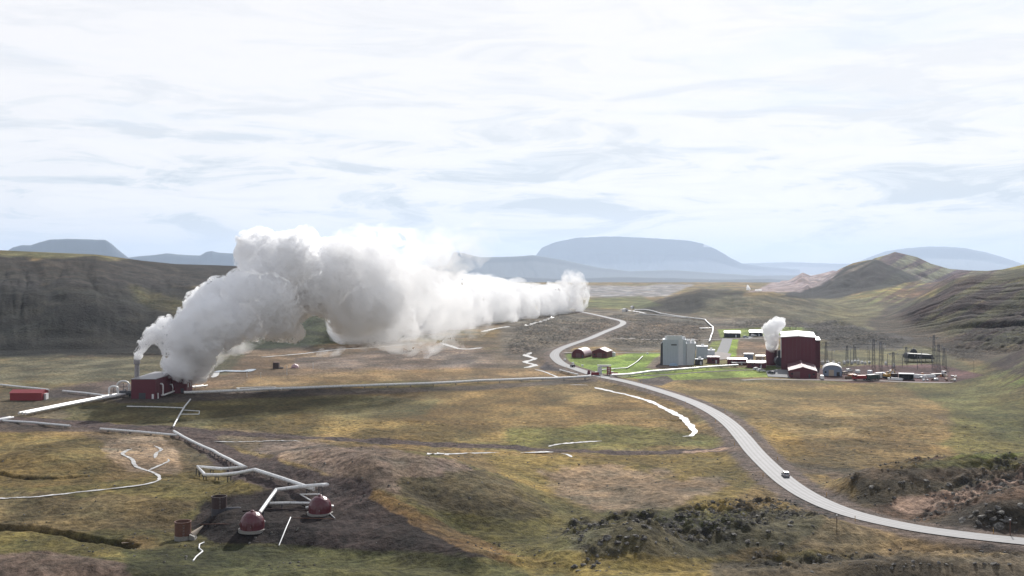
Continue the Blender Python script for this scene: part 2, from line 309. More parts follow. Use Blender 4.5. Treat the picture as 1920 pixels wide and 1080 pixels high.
# ---------------------------------------------------------------- ground
KL = 0.86      # how much light the open ground returns, to turn photographed tones into base colours
def alb(c): return np.clip(lin(c) / KL, 0.004, 0.85)
PAINT = [  # polygon in the photo, colour, strength, soft edge (px), ragged (px)
 ([(-900, 530), (300, 528), (600, 552), (600, 660), (330, 672), (-900, 690)], (33, 34, 32), 0.97, 20, 20),  # backlit shade on the plateau's near face, darkened into the colour
 ([(-900, 455), (470, 490), (480, 540), (300, 545), (150, 530), (0, 545), (-900, 560)], (44, 42, 40), 0.95, 14, 26),
 ([(-900, 455), (0, 462), (180, 474), (120, 484), (0, 478), (-900, 480)], (110, 108, 74), 0.8, 8, 8),
 ([(250, 540), (330, 560), (400, 610), (450, 650), (380, 655), (330, 600), (260, 560)], (78, 76, 48), 0.7, 16, 30),
 ([(480, 560), (700, 590), (790, 630), (560, 652), (430, 655), (470, 600)], (52, 60, 40), 0.9, 12, 14),
 ([(-900, 675), (330, 668), (520, 660), (480, 720), (-900, 720)], (100, 97, 76), 0.9, 10, 16),
 ([(180, 720), (420, 700), (460, 660), (700, 640), (880, 650), (900, 690), (640, 700), (560, 715), (300, 735)], (122, 104, 84), 0.85, 8, 16),
 ([(560, 672), (760, 655), (900, 652), (930, 690), (700, 692), (560, 690)], (112, 102, 92), 0.9, 7, 14),
 ([(480, 705), (640, 698), (900, 690), (1030, 690), (1100, 705), (640, 716), (440, 726)], (134, 112, 78), 0.9, 6, 10),
 ([(-900, 735), (60, 735), (220, 750), (110, 785), (-900, 790)], (106, 96, 76), 0.9, 8, 12),
 ([(110, 760), (330, 748), (640, 740), (900, 733), (820, 780), (400, 806), (160, 790)], (106, 100, 66), 0.9, 10, 14),
 ([(380, 800), (560, 778), (900, 790), (1000, 830), (760, 826), (500, 812)], (124, 108, 66), 0.85, 10, 20),
 ([(620, 736), (1100, 716), (1250, 760), (1330, 800), (1250, 830), (1000, 815), (760, 790), (860, 745)], (128, 108, 68), 0.9, 12, 24),
 ([(950, 805), (1120, 795), (1260, 805), (1360, 825), (1340, 838), (1100, 842), (960, 832)], (106, 106, 58), 0.85, 10, 18),
 ([(900, 850), (1380, 852), (1430, 900), (1370, 960), (1080, 950), (960, 900)], (128, 112, 62), 0.9, 12, 26),
 ([(1030, 885), (1150, 870), (1270, 890), (1380, 905), (1250, 955), (1120, 960), (1050, 930)], (140, 122, 100), 0.85, 14, 34),
 ([(1250, 720), (1500, 716), (1640, 740), (1800, 790), (1840, 870), (1640, 885), (1470, 860), (1390, 780)], (128, 110, 70), 0.9, 10, 30),
 ([(1500, 760), (1640, 750), (1800, 800), (1760, 850), (1560, 820)], (142, 122, 80), 0.6, 20, 60),
 ([(1370, 720), (1700, 724), (1660, 745), (1420, 740)], (122, 108, 66), 0.6, 12, 20),
 ([(1440, 800), (1500, 815), (1520, 850), (1470, 860)], (148, 124, 66), 0.6, 12, 20),
 ([(1760, 760), (2100, 740), (2100, 885), (1800, 885), (1700, 870), (1790, 850)], (106, 104, 58), 0.85, 16, 30),
 ([(1640, 700), (1760, 690), (1850, 680), (2100, 640), (3000, 560), (3000, 860), (2100, 860), (1900, 830), (1760, 760)], (90, 90, 54), 0.9, 14, 24),
 ([(1480, 560), (1700, 560), (1740, 640), (1860, 700), (1600, 690), (1500, 640)], (98, 96, 68), 0.9, 14, 30),
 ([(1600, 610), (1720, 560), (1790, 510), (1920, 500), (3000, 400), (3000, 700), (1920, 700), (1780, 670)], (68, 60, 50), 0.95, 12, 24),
 ([(1200, 610), (1195, 575), (1320, 540), (1400, 545), (1380, 580), (1300, 590)], (36, 38, 36), 0.95, 10, 16),
 ([(1290, 600), (1330, 556), (1500, 548), (1560, 575), (1500, 600), (1400, 610)], (88, 86, 68), 0.85, 10, 24),
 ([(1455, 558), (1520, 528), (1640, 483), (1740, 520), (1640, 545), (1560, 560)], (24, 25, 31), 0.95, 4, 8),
 ([(1560, 525), (1680, 470), (1780, 500), (1880, 510), (1740, 530), (1700, 508), (1640, 486)], (98, 90, 86), 0.95, 4, 8),
 ([(1400, 548), (1505, 509), (1575, 505), (1560, 520), (1500, 548)], (150, 138, 138), 0.95, 4, 8),
 ([(930, 640), (960, 590), (1100, 575), (1240, 585), (1400, 600), (1560, 605), (1560, 640), (1400, 640), (1240, 660), (1160, 655), (1060, 650), (980, 690)], (104, 99, 88), 0.9, 10, 16),
 ([(1040, 620), (1130, 600), (1330, 610), (1300, 640), (1160, 634), (1060, 646)], (112, 100, 86), 0.6, 10, 26),
 ([(880, 660), (1000, 648), (1060, 655), (1020, 690), (900, 690)], (110, 98, 84), 0.8, 8, 12),
 ([(500, 822), (700, 836), (860, 868), (960, 905), (1000, 950), (820, 960), (640, 905), (450, 850)], (124, 110, 96), 0.95, 6, 22),
 ([(760, 900), (900, 880), (990, 915), (1050, 965), (960, 985), (860, 975), (760, 940)], (78, 72, 48), 0.9, 6, 24),
 ([(620, 895), (800, 950), (900, 975), (1040, 970), (1020, 1025), (900, 1015), (760, 960)], (104, 100, 54), 0.7, 10, 22),
 ([(400, 825), (500, 850), (640, 900), (700, 925), (620, 925), (500, 880), (390, 840)], (132, 114, 70), 0.8, 8, 16),
 ([(380, 940), (450, 915), (600, 905), (680, 925), (760, 958), (850, 1008), (960, 1048), (840, 1048), (700, 1040), (520, 1022), (400, 1018), (350, 985)], (52, 44, 42), 0.98, 4, 14),
 ([(690, 912), (770, 948), (860, 996), (960, 1036), (1060, 1062), (1000, 1066), (930, 1052), (840, 1018), (750, 968), (680, 926)], (126, 102, 66), 0.8, 3, 10),  # sunlit orange edge of the gravel pad, painted in
 ([(-900, 800), (160, 812), (230, 850), (190, 905), (-900, 930)], (116, 102, 62), 0.9, 14, 26),
 ([(200, 825), (300, 818), (345, 850), (330, 890), (240, 885), (195, 860)], (146, 130, 108), 0.95, 6, 16),
 ([(340, 830), (420, 860), (470, 900), (380, 900), (330, 860)], (92, 84, 62), 0.8, 10, 16),
 ([(180, 905), (400, 885), (560, 900), (430, 930), (300, 960), (180, 950)], (122, 112, 66), 0.8, 12, 22),
 ([(-900, 930), (120, 925), (380, 940), (330, 1000), (-900, 985)], (108, 96, 68), 0.85, 12, 26),
 ([(-900, 985), (240, 1000), (260, 1050), (160, 1060), (-900, 1040)], (108, 102, 58), 0.85, 8, 20),
 ([(-900, 1035), (100, 1035), (250, 1060), (300, 1100), (-900, 1200)], (120, 104, 92), 0.95, 8, 18),
 ([(230, 1030), (500, 1020), (900, 1045), (1060, 1100), (260, 1120)], (74, 76, 46), 0.9, 8, 20),
 ([(1040, 1000), (1250, 965), (1440, 950), (1620, 980), (1500, 1020), (1300, 1050), (1100, 1050)], (88, 84, 62), 0.9, 12, 30),
 ([(1180, 960), (1330, 950), (1400, 960), (1340, 990), (1250, 985)], (92, 92, 54), 0.8, 12, 22),
 ([(940, 1040), (1100, 1035), (1400, 1052), (1640, 1010), (1700, 1010), (1640, 1045), (1300, 1085), (1000, 1080)], (128, 114, 62), 0.7, 8, 18),
 ([(1560, 960), (1700, 995), (1900, 1018), (2100, 1030), (2100, 1060), (1600, 1050), (1500, 1020)], (118, 104, 76), 0.9, 8, 18),
 ([(1340, 1060), (1500, 1046), (2100, 1040), (2100, 1150), (1340, 1150)], (98, 90, 74), 0.85, 10, 20),
 ([(1560, 900), (1700, 888), (1990, 884), (1990, 930), (1800, 935), (1690, 955), (1590, 945)], (84, 78, 62), 0.9, 8, 22),
 ([(1640, 945), (1800, 925), (1990, 900), (1990, 960), (1840, 950), (1720, 985), (1600, 970)], (110, 92, 78), 0.85, 8, 16),
 ([(1720, 985), (1840, 940), (1990, 930), (1990, 990), (1880, 1000), (1780, 998)], (70, 66, 58), 0.9, 8, 14),
 ([(1480, 885), (1600, 895), (1600, 940), (1560, 940), (1500, 915)], (138, 118, 74), 0.8, 8, 16),
 ([(700, 536), (1300, 534), (1250, 556), (1000, 558), (700, 560)], (140, 140, 140), 0.9, 5, 8),
 ([(1100, 560), (1200, 556), (1240, 572), (1160, 580), (1090, 578)], (96, 104, 62), 0.8, 6, 8),
 # mown lawns and worked ground round the plant
 ([(1040, 668), (1060, 662), (1150, 668), (1190, 662), (1240, 660), (1235, 678), (1215, 695), (1150, 702), (1100, 698), (1060, 688)], (122, 146, 62), 0.95, 3, 4),
 ([(1150, 702), (1230, 692), (1380, 690), (1480, 684), (1480, 708), (1380, 708), (1260, 712), (1160, 708)], (124, 144, 64), 0.95, 3, 4),
 ([(1344, 617), (1460, 613), (1530, 615), (1530, 626), (1400, 631), (1350, 634)], (124, 142, 66), 0.95, 2, 3),
 ([(1366, 637), (1384, 636), (1380, 668), (1358, 670)], (136, 160, 62), 0.97, 2, 2),
 ([(1334, 640), (1356, 637), (1346, 662), (1326, 658)], (118, 130, 66), 0.95, 2, 3),
 ([(1386, 640), (1440, 642), (1440, 668), (1382, 668)], (126, 106, 86), 0.9, 4, 5),
 ([(1440, 694), (1560, 690), (1640, 684), (1760, 684), (1850, 703), (1790, 717), (1600, 717), (1450, 708)], (92, 70, 70), 0.98, 3, 5),
 ([(1580, 650), (1760, 650), (1760, 678), (1590, 676)], (96, 96, 70), 0.7, 4, 8),
 ([(1500, 606), (1600, 604), (1700, 636), (1690, 655), (1560, 655)], (74, 72, 70), 0.85, 5, 20),
 ([(1210, 690), (1226, 672), (1245, 662), (1300, 690), (1240, 692)], (120, 106, 96), 0.9, 3, 4),
 # dark gravel by the track; darker ground along pipelines, separator station and road
 ([(90, 728), (200, 712), (250, 720), (250, 745), (150, 748), (60, 745)], (82, 74, 70), 0.95, 6, 8),
 ([(200, 744), (470, 734), (900, 722), (1120, 708), (1120, 716), (900, 732), (470, 746), (330, 756), (220, 756)], (78, 72, 68), 0.85, 4, 6),
 ([(-900, 770), (40, 782), (210, 798), (380, 806), (420, 836), (330, 812), (180, 812), (-900, 800)], (82, 74, 70), 0.9, 5, 8),
 ([(1010, 690), (1040, 664), (1050, 680), (1080, 698), (1020, 694)], (70, 66, 68), 0.95, 3, 4),
 ([(1195, 712), (1250, 706), (1262, 714), (1240, 722), (1205, 720)], (76, 70, 68), 0.95, 3, 5),
]
def srgb_paint(x, y, z, px):
    py = HOR + (CH - z) * F / y
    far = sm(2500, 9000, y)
    n1 = fbm(x / 55, y / 55, 201, 5); n2 = fbm(x / 16, y / 24, 222, 4); n3 = fbm(x / 120, y / 120, 240, 4)
    A = alb((126, 108, 70)); B_ = alb((102, 97, 60)); C = alb((98, 88, 76))
    c = A[None] * np.ones((x.size, 1))
    k = sm(0.48, 0.62, n1)[:, None]; c = c * (1 - k) + B_ * k
    k = sm(0.52, 0.68, n3)[:, None] * 0.7; c = c * (1 - k) + C * k
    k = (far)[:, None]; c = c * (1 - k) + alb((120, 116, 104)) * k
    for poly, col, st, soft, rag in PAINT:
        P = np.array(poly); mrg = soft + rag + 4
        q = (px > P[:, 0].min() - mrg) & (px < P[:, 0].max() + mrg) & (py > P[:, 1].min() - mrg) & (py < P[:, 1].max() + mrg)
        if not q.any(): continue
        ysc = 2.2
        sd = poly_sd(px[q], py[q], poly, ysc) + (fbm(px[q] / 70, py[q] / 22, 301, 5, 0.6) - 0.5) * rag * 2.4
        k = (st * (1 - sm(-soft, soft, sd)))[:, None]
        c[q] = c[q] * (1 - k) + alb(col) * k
    # heather and moss vary inside every patch
    v = (0.35 + 1.3 * n2 * sm(0.1, 0.9, n2) * 1.15)[:, None]; wm = (fbm(x / 30, y / 45, 260, 4) - 0.5)[:, None]
    c = c * (1 + (v - 1) * 0.75) * (1 + wm * np.array([0.22, 0.03, -0.2]))
    # bands of scree and grass on the slopes
    sl = sm(3, 14, z)[:, None]
    st = (fbm((px + y * 0.2) / 26, z / 16, 270, 5, 0.6) - 0.5)[:, None]
    c = c * (1 + sl * st * np.array([0.5, 0.6, 0.4]))
    rs = (sm(1560, 1700, px) * (py < 860) * sm(2, 8, z))[:, None]     # scree and grass stripes running down the right hillside
    s1 = (fbm((py + 0.5 * px) / 15, (px - 0.5 * py) / 170, 281, 5, 0.62) - 0.5); s1 = (sm(-0.12, 0.12, s1) - 0.4)[:, None]
    c = c * (1 + rs * s1 * np.array([0.25, 0.7, 0.0])) * (1 - rs * (s1 < 0) * 0.35)
    return np.clip(c, 0.004, 0.8)
rows = np.concatenate([np.geomspace(70, 195, 60)[:-1], np.geomspace(195, 640, 520)[:-1], np.geomspace(640, 1450, 460)[:-1], np.geomspace(1450, 3700, 240)[:-1], np.geomspace(3700, 60000, 90)])
cols = np.concatenate([np.linspace(-1.2, -0.52, 110)[:-1], np.linspace(-0.52, 0.52, 900), np.linspace(0.52, 1.2, 110)[1:]])
YY = rows[:, None] * np.ones((1, len(cols))); XX = YY * cols[None, :]
xf, yf = XX.ravel(), YY.ravel(); zf = height(xf, yf)
PXF = 960 + F * xf / yf
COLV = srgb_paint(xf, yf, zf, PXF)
RG = rough_mask(xf, yf, PXF)
for key, (pts, hw) in TRACKS.items():
    sp_ = spline(pts, 3); d = line_d(xf, yf, G(sp_[:, 0], sp_[:, 1])[:, :2]) + (fbm(xf / 3, yf / 3, 8, 2) - .5) * 1.0
    k = (1 - sm(hw - 0.8, hw + 0.6, d))[:, None]
    tc = alb((156, 134, 116)) if key in ('sand', 'spur') else alb((80, 70, 66)) if key in ('service', 'wellpad', 'service2') else alb((96, 84, 68))
    COLV = COLV * (1 - k) + tc * k
d = line_d(xf, yf, ROAD[::2]); k = (1 - sm(6, 9, d + (fbm(xf / 3, yf / 3, 8, 2) - .5) * 2))[:, None]
COLV = COLV * (1 - k) + alb((98, 88, 80)) * k
for cr, hw_ in ((CREEK, 1.6), (CREEK2, 0.9)):
    k = 0.85 * (1 - sm(hw_ * 0.6, hw_ * 1.3, line_d(xf, yf, cr) + (fbm(xf / 4, yf / 4, 9, 2) - .5)))[:, None]; COLV = COLV * (1 - k) + alb((50, 44, 34)) * k  # shade of the ditch banks painted as a dark line
gm, t, b = new_mat('heath_ground')
at = nn(t, 'ShaderNodeAttribute', attribute_name='Col'); ar = nn(t, 'ShaderNodeAttribute', attribute_name='Rough')
tc = t.nodes.new('ShaderNodeNewGeometry')
gn1 = nn(t, 'ShaderNodeTexNoise', i_Scale=0.55, i_Detail=8.0, i_Roughness=0.68); t.links.new(tc.outputs['Position'], gn1.inputs['Vector'])
gn2 = nn(t, 'ShaderNodeTexNoise', i_Scale=0.09, i_Detail=9.0, i_Roughness=0.66); t.links.new(tc.outputs['Position'], gn2.inputs['Vector'])
vr = nn(t, 'ShaderNodeTexVoronoi', i_Scale=0.5, i_Randomness=1.0); t.links.new(tc.outputs['Position'], vr.inputs['Vector'])
f1 = ramp(t, gn1.outputs[0], [(0.34, 0.42), (0.5, 0.95), (0.66, 1.65)])
f2 = ramp(t, gn2.outputs[0], [(0.3, (0.62, 0.70, 0.76)), (0.5, (1.02, 0.96, 0.97)), (0.7, (1.32, 1.18, 1.06))])
c1 = mixc(t, 1.0, at.outputs['Color'], f1, 'MULTIPLY'); c2 = mixc(t, 0.9, c1, f2, 'MULTIPLY')
# dark lava blocks and pale lichen crusts on rough ground
blk = ramp(t, vr.outputs['Distance'], [(0.25, 1.0), (0.5, 0.0)])
gn3 = nn(t, 'ShaderNodeTexNoise', i_Scale=0.35, i_Detail=6.0, i_Roughness=0.7); t.links.new(tc.outputs['Position'], gn3.inputs['Vector'])
lk = ramp(t, gn3.outputs[0], [(0.46, 0.0), (0.56, 1.0)])
c3 = mixc(t, math_n(t, 'MULTIPLY', math_n(t, 'MULTIPLY', lk, ar.outputs['Fac']), 0.9), c2, (0.035, 0.032, 0.03))
pk = ramp(t, gn1.outputs[0], [(0.60, 0.0), (0.66, 1.0)])
c4 = mixc(t, math_n(t, 'MULTIPLY', math_n(t, 'MULTIPLY', pk, ar.outputs['Fac']), 0.55), c3, (0.26, 0.25, 0.22))
t.links.new(c4, b.inputs['Base Color']); b.inputs['Roughness'].default_value = 0.95; b.inputs['Specular IOR Level'].default_value = 0.15
bmp = nn(t, 'ShaderNodeBump', i_Strength=1.0, i_Distance=1.3); t.links.new(gn1.outputs[0], bmp.inputs['Height'])
bmp2 = nn(t, 'ShaderNodeBump', i_Strength=0.7, i_Distance=3.0); t.links.new(gn2.outputs[0], bmp2.inputs['Height']); t.links.new(bmp.outputs[0], bmp2.inputs['Normal'])
t.links.new(bmp2.outputs[0], b.inputs['Normal'])
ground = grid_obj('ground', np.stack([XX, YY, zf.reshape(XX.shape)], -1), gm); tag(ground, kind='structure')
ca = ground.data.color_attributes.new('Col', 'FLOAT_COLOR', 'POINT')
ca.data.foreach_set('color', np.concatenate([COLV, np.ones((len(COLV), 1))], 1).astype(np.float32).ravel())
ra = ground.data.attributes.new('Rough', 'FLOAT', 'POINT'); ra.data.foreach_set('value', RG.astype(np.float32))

# ---------------------------------------------------------------- far mountains
def mountain(name, D, outline, depth, cliff, colr, seed, talus=0.6):
    """a range of real depth: its outline along the crest, scree slopes in front and behind"""
    us = np.linspace(outline[0][0], outline[-1][0], 420); hs = CH - (np.interp(us, [p[0] for p in outline], [p[1] for p in outline]) - HOR) / F * D
    hs = hs + (fbm(us / 9, us * 0, seed, 4) - 0.5) * D * 0.0004
    base = -330; ts = np.linspace(0, 1, 90); V = np.zeros((90, 420, 3)); x0 = (us - 960) / F * D
    for j, tt in enumerate(ts):
        s = 1 - abs(tt - 0.5) * 2 if tt < 0.8 else 1 - abs(tt - 0.5) * 2
        pr = np.interp(s, [0, cliff * 0.9, cliff, 1], [0, talus, 0.985, 1.0])
        g = np.abs(fbm(us / 30 + 3, np.full_like(us, s * 1.3), seed + 9, 4) - 0.5) * 2
        h = np.maximum(hs - base, 0) * np.clip(pr - (1 - g) ** 2 * 0.06 * math.sin(math.pi * min(s / cliff, 1)), 0, 1)
        V[j, :, 0] = x0 * (1 + (tt - 0.5) * depth / D); V[j, :, 1] = D + (tt - 0.5) * depth; V[j, :, 2] = base + h - 2
    m, t, b = new_mat(name + '_rock'); gg = t.nodes.new('ShaderNodeNewGeometry')
    n = nn(t, 'ShaderNodeTexNoise', i_Scale=0.0012, i_Detail=8.0, i_Roughness=0.65); t.links.new(gg.outputs['Position'], n.inputs['Vector'])
    t.links.new(mixc(t, n.outputs[0], [c * 0.6 for c in colr], [c * 1.4 for c in colr]), b.inputs['Base Color']); b.inputs['Roughness'].default_value = 1
    if name == 'table':     # old snow in the hollows under the rim
        n2 = nn(t, 'ShaderNodeTexNoise', i_Scale=0.0011, i_Detail=6.0, i_Roughness=0.6); t.links.new(gg.outputs['Position'], n2.inputs['Vector']); sp_ = t.nodes.new('ShaderNodeSeparateXYZ'); t.links.new(gg.outputs['Position'], sp_.inputs[0])
        k = math_n(t, 'MULTIPLY', ramp(t, n2.outputs[0], [(0.60, 0.0), (0.64, 1.0)]), math_n(t, 'GREATER_THAN', sp_.outputs[2], 560.0))
        t.links.new(mixc(t, k, b.inputs['Base Color'].links[0].from_socket, (0.75, 0.76, 0.8)), b.inputs['Base Color'])
    o = grid_obj('mountain', V, m); tag(o, kind='structure'); return o
mountain('table', 36000, [(900, 506), (950, 496), (985, 489), (1005, 479), (1016, 466), (1040, 457), (1080, 449), (1130, 447), (1160, 447), (1230, 450), (1290, 454), (1318, 459), (1345, 470), (1370, 484), (1392, 494), (1430, 499), (1500, 505)], 12000, 0.45, (0.05, 0.07, 0.11), 5)  # haze blue mixed into the rock colour
mountain('left', 19000, [(10, 474), (24, 466), (40, 462), (58, 462), (74, 457), (95, 452), (130, 451), (198, 453), (210, 460), (222, 470), (236, 480), (250, 490), (262, 497)], 8000, 0.5, (0.06, 0.08, 0.10), 15)
mountain('left', 21000, [(225, 485), (262, 480), (290, 478), (312, 475), (345, 478), (375, 479), (388, 472), (398, 471), (412, 474), (436, 475), (450, 470), (470, 476), (520, 484), (600, 490), (700, 495)], 8000, 0.7, (0.06, 0.08, 0.10), 25)
mountain('dome', 38000, [(1560, 508), (1620, 486), (1660, 471), (1700, 465), (1740, 462), (1775, 462), (1810, 465), (1850, 473), (1890, 485), (1930, 499), (1960, 508)], 12000, 0.9, (0.10, 0.11, 0.12), 35)
mountain('shoulder', 20500, [(780, 505), (838, 497), (850, 472), (868, 474), (900, 482), (960, 481), (1000, 478), (1060, 488), (1120, 501), (1180, 508), (1260, 506), (1330, 511), (1420, 517), (1500, 516), (1600, 524)], 6000, 0.8, (0.07, 0.08, 0.09), 45, 0.8)
mountain('foothills', 15000, [(780, 530), (860, 522), (960, 519), (1060, 523), (1160, 519), (1260, 521), (1360, 524), (1440, 522), (1520, 528)], 5000, 0.9, (0.035, 0.04, 0.05), 65, 0.8)
mountain('rise', 44000, [(1300, 497), (1380, 494), (1480, 491), (1560, 494), (1640, 495), (1700, 497)], 7000, 0.9, (0.12, 0.12, 0.12), 55)

# ---------------------------------------------------------------- haze
def air():
    hx, y0, y1, z0, z1 = 60000, -3000, 62000, -345.0, 1080.0
    v = [(-hx, y0, z0), (hx, y0, z0), (hx, y1, z0), (-hx, y1, z0), (-hx, y0, z1), (hx, y0, z1), (hx, y1, z1), (-hx, y1, z1)]
    f = [(3, 2, 1, 0), (4, 5, 6, 7), (0, 1, 5, 4), (1, 2, 6, 5), (2, 3, 7, 6), (3, 0, 4, 7)]
    m = bpy.data.materials.new('haze_air'); m.use_nodes = True; t = m.node_tree; t.nodes.clear()
    pv = nn(t, 'ShaderNodeVolumePrincipled', i_Density=HAZE_D, i_Anisotropy=0.2); pv.inputs['Color'].default_value = (0.66, 0.80, 1.0, 1)
    o = t.nodes.new('ShaderNodeOutputMaterial'); t.links.new(pv.outputs[0], o.inputs['Volume'])
    tag(mesh_obj('haze', v, f, m), kind='stuff')
HAZE_D = 0.000032
# ---------------------------------------------------------------- steam
def pack(poly, rmax, rmin, n, rng, over=0.25):
    P = np.array(poly, float); out = []
    cand = rng.uniform(P.min(0), P.max(0), (n, 2)); sd = -poly_sd(cand[:, 0], cand[:, 1], poly)
    order = np.argsort(-sd)
    for i in order:
        if sd[i] < rmin: break
        r = min(sd[i] * 1.02, rmax) * rng.uniform(0.8, 1.0)
        if all((c[0] - cand[i, 0]) ** 2 + (c[1] - cand[i, 1]) ** 2 > (max(c[2], r) * over * 2) ** 2 for c in out): out.append((*cand[i], r))
    return out
def worley(p, seed):
    ip = np.floor(p).astype(np.int64); fp = p - ip; best = np.full(len(p), 9.0)
    for dx in (-1, 0, 1):
        for dy in (-1, 0, 1):
            for dz in (-1, 0, 1):
                cx, cy, cz = ip[:, 0] + dx, ip[:, 1] + dy, ip[:, 2] + dz
                q = [_hash(cx + cz * 57, cy + cz * 131, seed + o) for o in (0, 1, 2)]
                best = np.minimum(best, (dx + q[0] - fp[:, 0]) ** 2 + (dy + q[1] - fp[:, 1]) ** 2 + (dz + q[2] - fp[:, 2]) ** 2)
    return np.sqrt(best)
def billow(name, balls, voxel, amp, mat, seed, size=8.0, puffs=1.0):
    bm = bmesh.new(); rg = np.random.default_rng(seed); more = []
    for (x, y, z, r) in balls:          # smaller puffs grow out of every billow
        for k in range(int(7 * puffs)):
            d_ = rg.normal(size=3); d_ /= np.linalg.norm(d_); q = r * rg.uniform(0.24, 0.42)
            p_ = np.array((x, y, z)) + d_ * (r - q * 0.35)
            more.append((*p_, q))
            for m_ in range(3):
                e_ = rg.normal(size=3) + d_; e_ /= np.linalg.norm(e_); w_ = q * rg.uniform(0.3, 0.45)
                if w_ > voxel * 1.1: more.append((*(p_ + e_ * (q - w_ * 0.3)), w_))
    tv = {}
    for sub in (1, 2):
        b2 = bmesh.new(); bmesh.ops.create_icosphere(b2, subdivisions=sub, radius=1); tv[sub] = (np.array([v.co for v in b2.verts]), np.array([[v.index for v in f.verts] for f in b2.faces])); b2.free()
    bm.free(); VV = []; FF = []; k0 = 0
    for (x, y, z, r) in list(balls) + more:
        tvv, tf = tv[2 if r > voxel * 4 else 1]; VV.append(tvv * r + (x, y, z)); FF.append(tf + k0); k0 += len(tvv)
    VV = np.concatenate(VV); FF = np.concatenate(FF); me = bpy.data.meshes.new(name); me.vertices.add(len(VV)); me.vertices.foreach_set('co', VV.astype(np.float32).ravel())
    me.loops.add(FF.size); me.loops.foreach_set('vertex_index', FF.astype(np.int32).ravel()); me.polygons.add(len(FF)); me.polygons.foreach_set('loop_start', (np.arange(len(FF)) * 3).astype(np.int32)); me.update(calc_edges=True)
    o = bpy.data.objects.new(name, me); COL.objects.link(o)
    md = o.modifiers.new('r', 'REMESH'); md.mode = 'VOXEL'; md.voxel_size = voxel
    dg = bpy.context.evaluated_depsgraph_get(); m2 = bpy.data.meshes.new_from_object(o.evaluated_get(dg))
    o.modifiers.clear(); o.data = m2; bpy.data.meshes.remove(me); m2.name = name
    n = len(m2.vertices); co = np.zeros(n * 3); m2.vertices.foreach_get('co', co); co = co.reshape(-1, 3)
    nv = np.zeros(n * 3); m2.vertex_normals.foreach_get('vector', nv); nv = nv.reshape(-1, 3)
    # cauliflower: domes with creases between them, three sizes, pushed out along the surface
    s = size
    for k in range(3):
        jig = np.stack([fbm(co[:, 1] / s / 2, co[:, 2] / s / 2, seed + 5, 2), fbm(co[:, 0] / s / 2, co[:, 2] / s / 2, seed + 6, 2), fbm(co[:, 0] / s / 2, co[:, 1] / s / 2, seed + 7, 2)], 1) * s * 0.8
        f = worley(co / s + jig / s, seed + k * 7)
        dm = np.sqrt(np.clip(1 - (f / 0.95) ** 2, 0, 1)) - 0.55
        co = co + nv * (dm * s * 0.36 * amp)[:, None]
        m2.vertices.foreach_set('co', co.ravel()); m2.update(); nv = np.zeros(n * 3); m2.vertex_normals.foreach_get('vector', nv); nv = nv.reshape(-1, 3); s *= 0.44
    m2.vertices.foreach_set('co', co.ravel()); m2.update(); m2.polygons.foreach_set('use_smooth', [True] * len(m2.polygons))
    m2.materials.clear(); m2.materials.append(mat); return o
def steam_mat(name, dens, noise=None, scale=0.05, lo=0.42, hi=0.6, aniso=0.15, fadex=None):
    m = bpy.data.materials.new(name); m.use_nodes = True; t = m.node_tree; t.nodes.clear()
    pv = nn(t, 'ShaderNodeVolumePrincipled', i_Density=dens, i_Anisotropy=aniso); pv.inputs['Color'].default_value = (0.999, 0.999, 1.0, 1)
    if noise is not None:
        g = t.nodes.new('ShaderNodeNewGeometry')
        n = nn(t, 'ShaderNodeTexNoise', i_Scale=scale, i_Detail=4.0, i_Roughness=0.6, i_Distortion=0.6); t.links.new(g.outputs['Position'], n.inputs['Vector'])
        t.links.new(math_n(t, 'MULTIPLY', ramp(t, n.outputs[0], [(lo, noise), (hi, 1.0)]), dens), pv.inputs['Density'])
        if fadex:       # the cloud thins out downwind
            sx_ = t.nodes.new('ShaderNodeSeparateXYZ'); t.links.new(g.outputs['Position'], sx_.inputs[0]); mr = nn(t, 'ShaderNodeMapRange'); t.links.new(sx_.outputs[0], mr.inputs[0])
            for k_, v_ in enumerate((fadex[0], fadex[1], 1.0, fadex[2])): mr.inputs[k_ + 1].default_value = v_
            t.links.new(math_n(t, 'MULTIPLY', pv.inputs['Density'].links[0].from_socket, mr.outputs[0]), pv.inputs['Density'])
    o = t.nodes.new('ShaderNodeOutputMaterial'); t.links.new(pv.outputs[0], o.inputs['Volume'])
    return m
def balls_at(sp, Df, jit, rng, ground_gap=0.0):
    out = []
    for (px, py, r) in sp:
        D = Df(px) + rng.uniform(-1, 1) * jit * min(1, r / 30)
        out.append(((px - 960) / F * D, D, CH - (py - HOR) / F * D, r / F * D))
    return out
def plume(name, poly, Df, jit, rmax, rmin, n, voxel, amp, mat, seed, label, over=0.25, size=8.0, core=0.9, shell=None, grow=1.6, puffs=1.0):
    rng = np.random.default_rng(seed); sp = pack(poly, rmax, rmin, n, rng, over)
    bl = balls_at(sp, Df, jit, rng)
    o = billow(name, [(x, y, z, r * core) for x, y, z, r in bl], voxel, amp, mat, seed, size, puffs); tag(o, label, 'steam')
    if shell:
        c = billow('torn_edge', [(x, y, z, r * 1.12 + grow) for x, y, z, r in bl], voxel * 1.5, amp, shell, seed + 3, size, 0.6); c.parent = o
    return o
dense = steam_mat('dense_steam', 0.8, aniso=0.1)
edge = steam_mat('torn_steam_edge', 0.9, noise=0.0, scale=0.32, lo=0.50, hi=0.60, aniso=0.2)
soft = steam_mat('soft_steam', 0.10, noise=0.01, scale=0.07, lo=0.45, hi=0.60)
thinning = steam_mat('thinning_steam', 0.10, noise=0.02, scale=0.07, lo=0.43, hi=0.60, fadex=(-75, -8, 0.15))
thin_wisp = steam_mat('thinning_wisps', 0.09, noise=0.0, scale=0.085, lo=0.46, hi=0.60, fadex=(-75, -5, 0.2))
wisp = steam_mat('wispy_steam', 0.09, noise=0.0, scale=0.085, lo=0.46, hi=0.60)
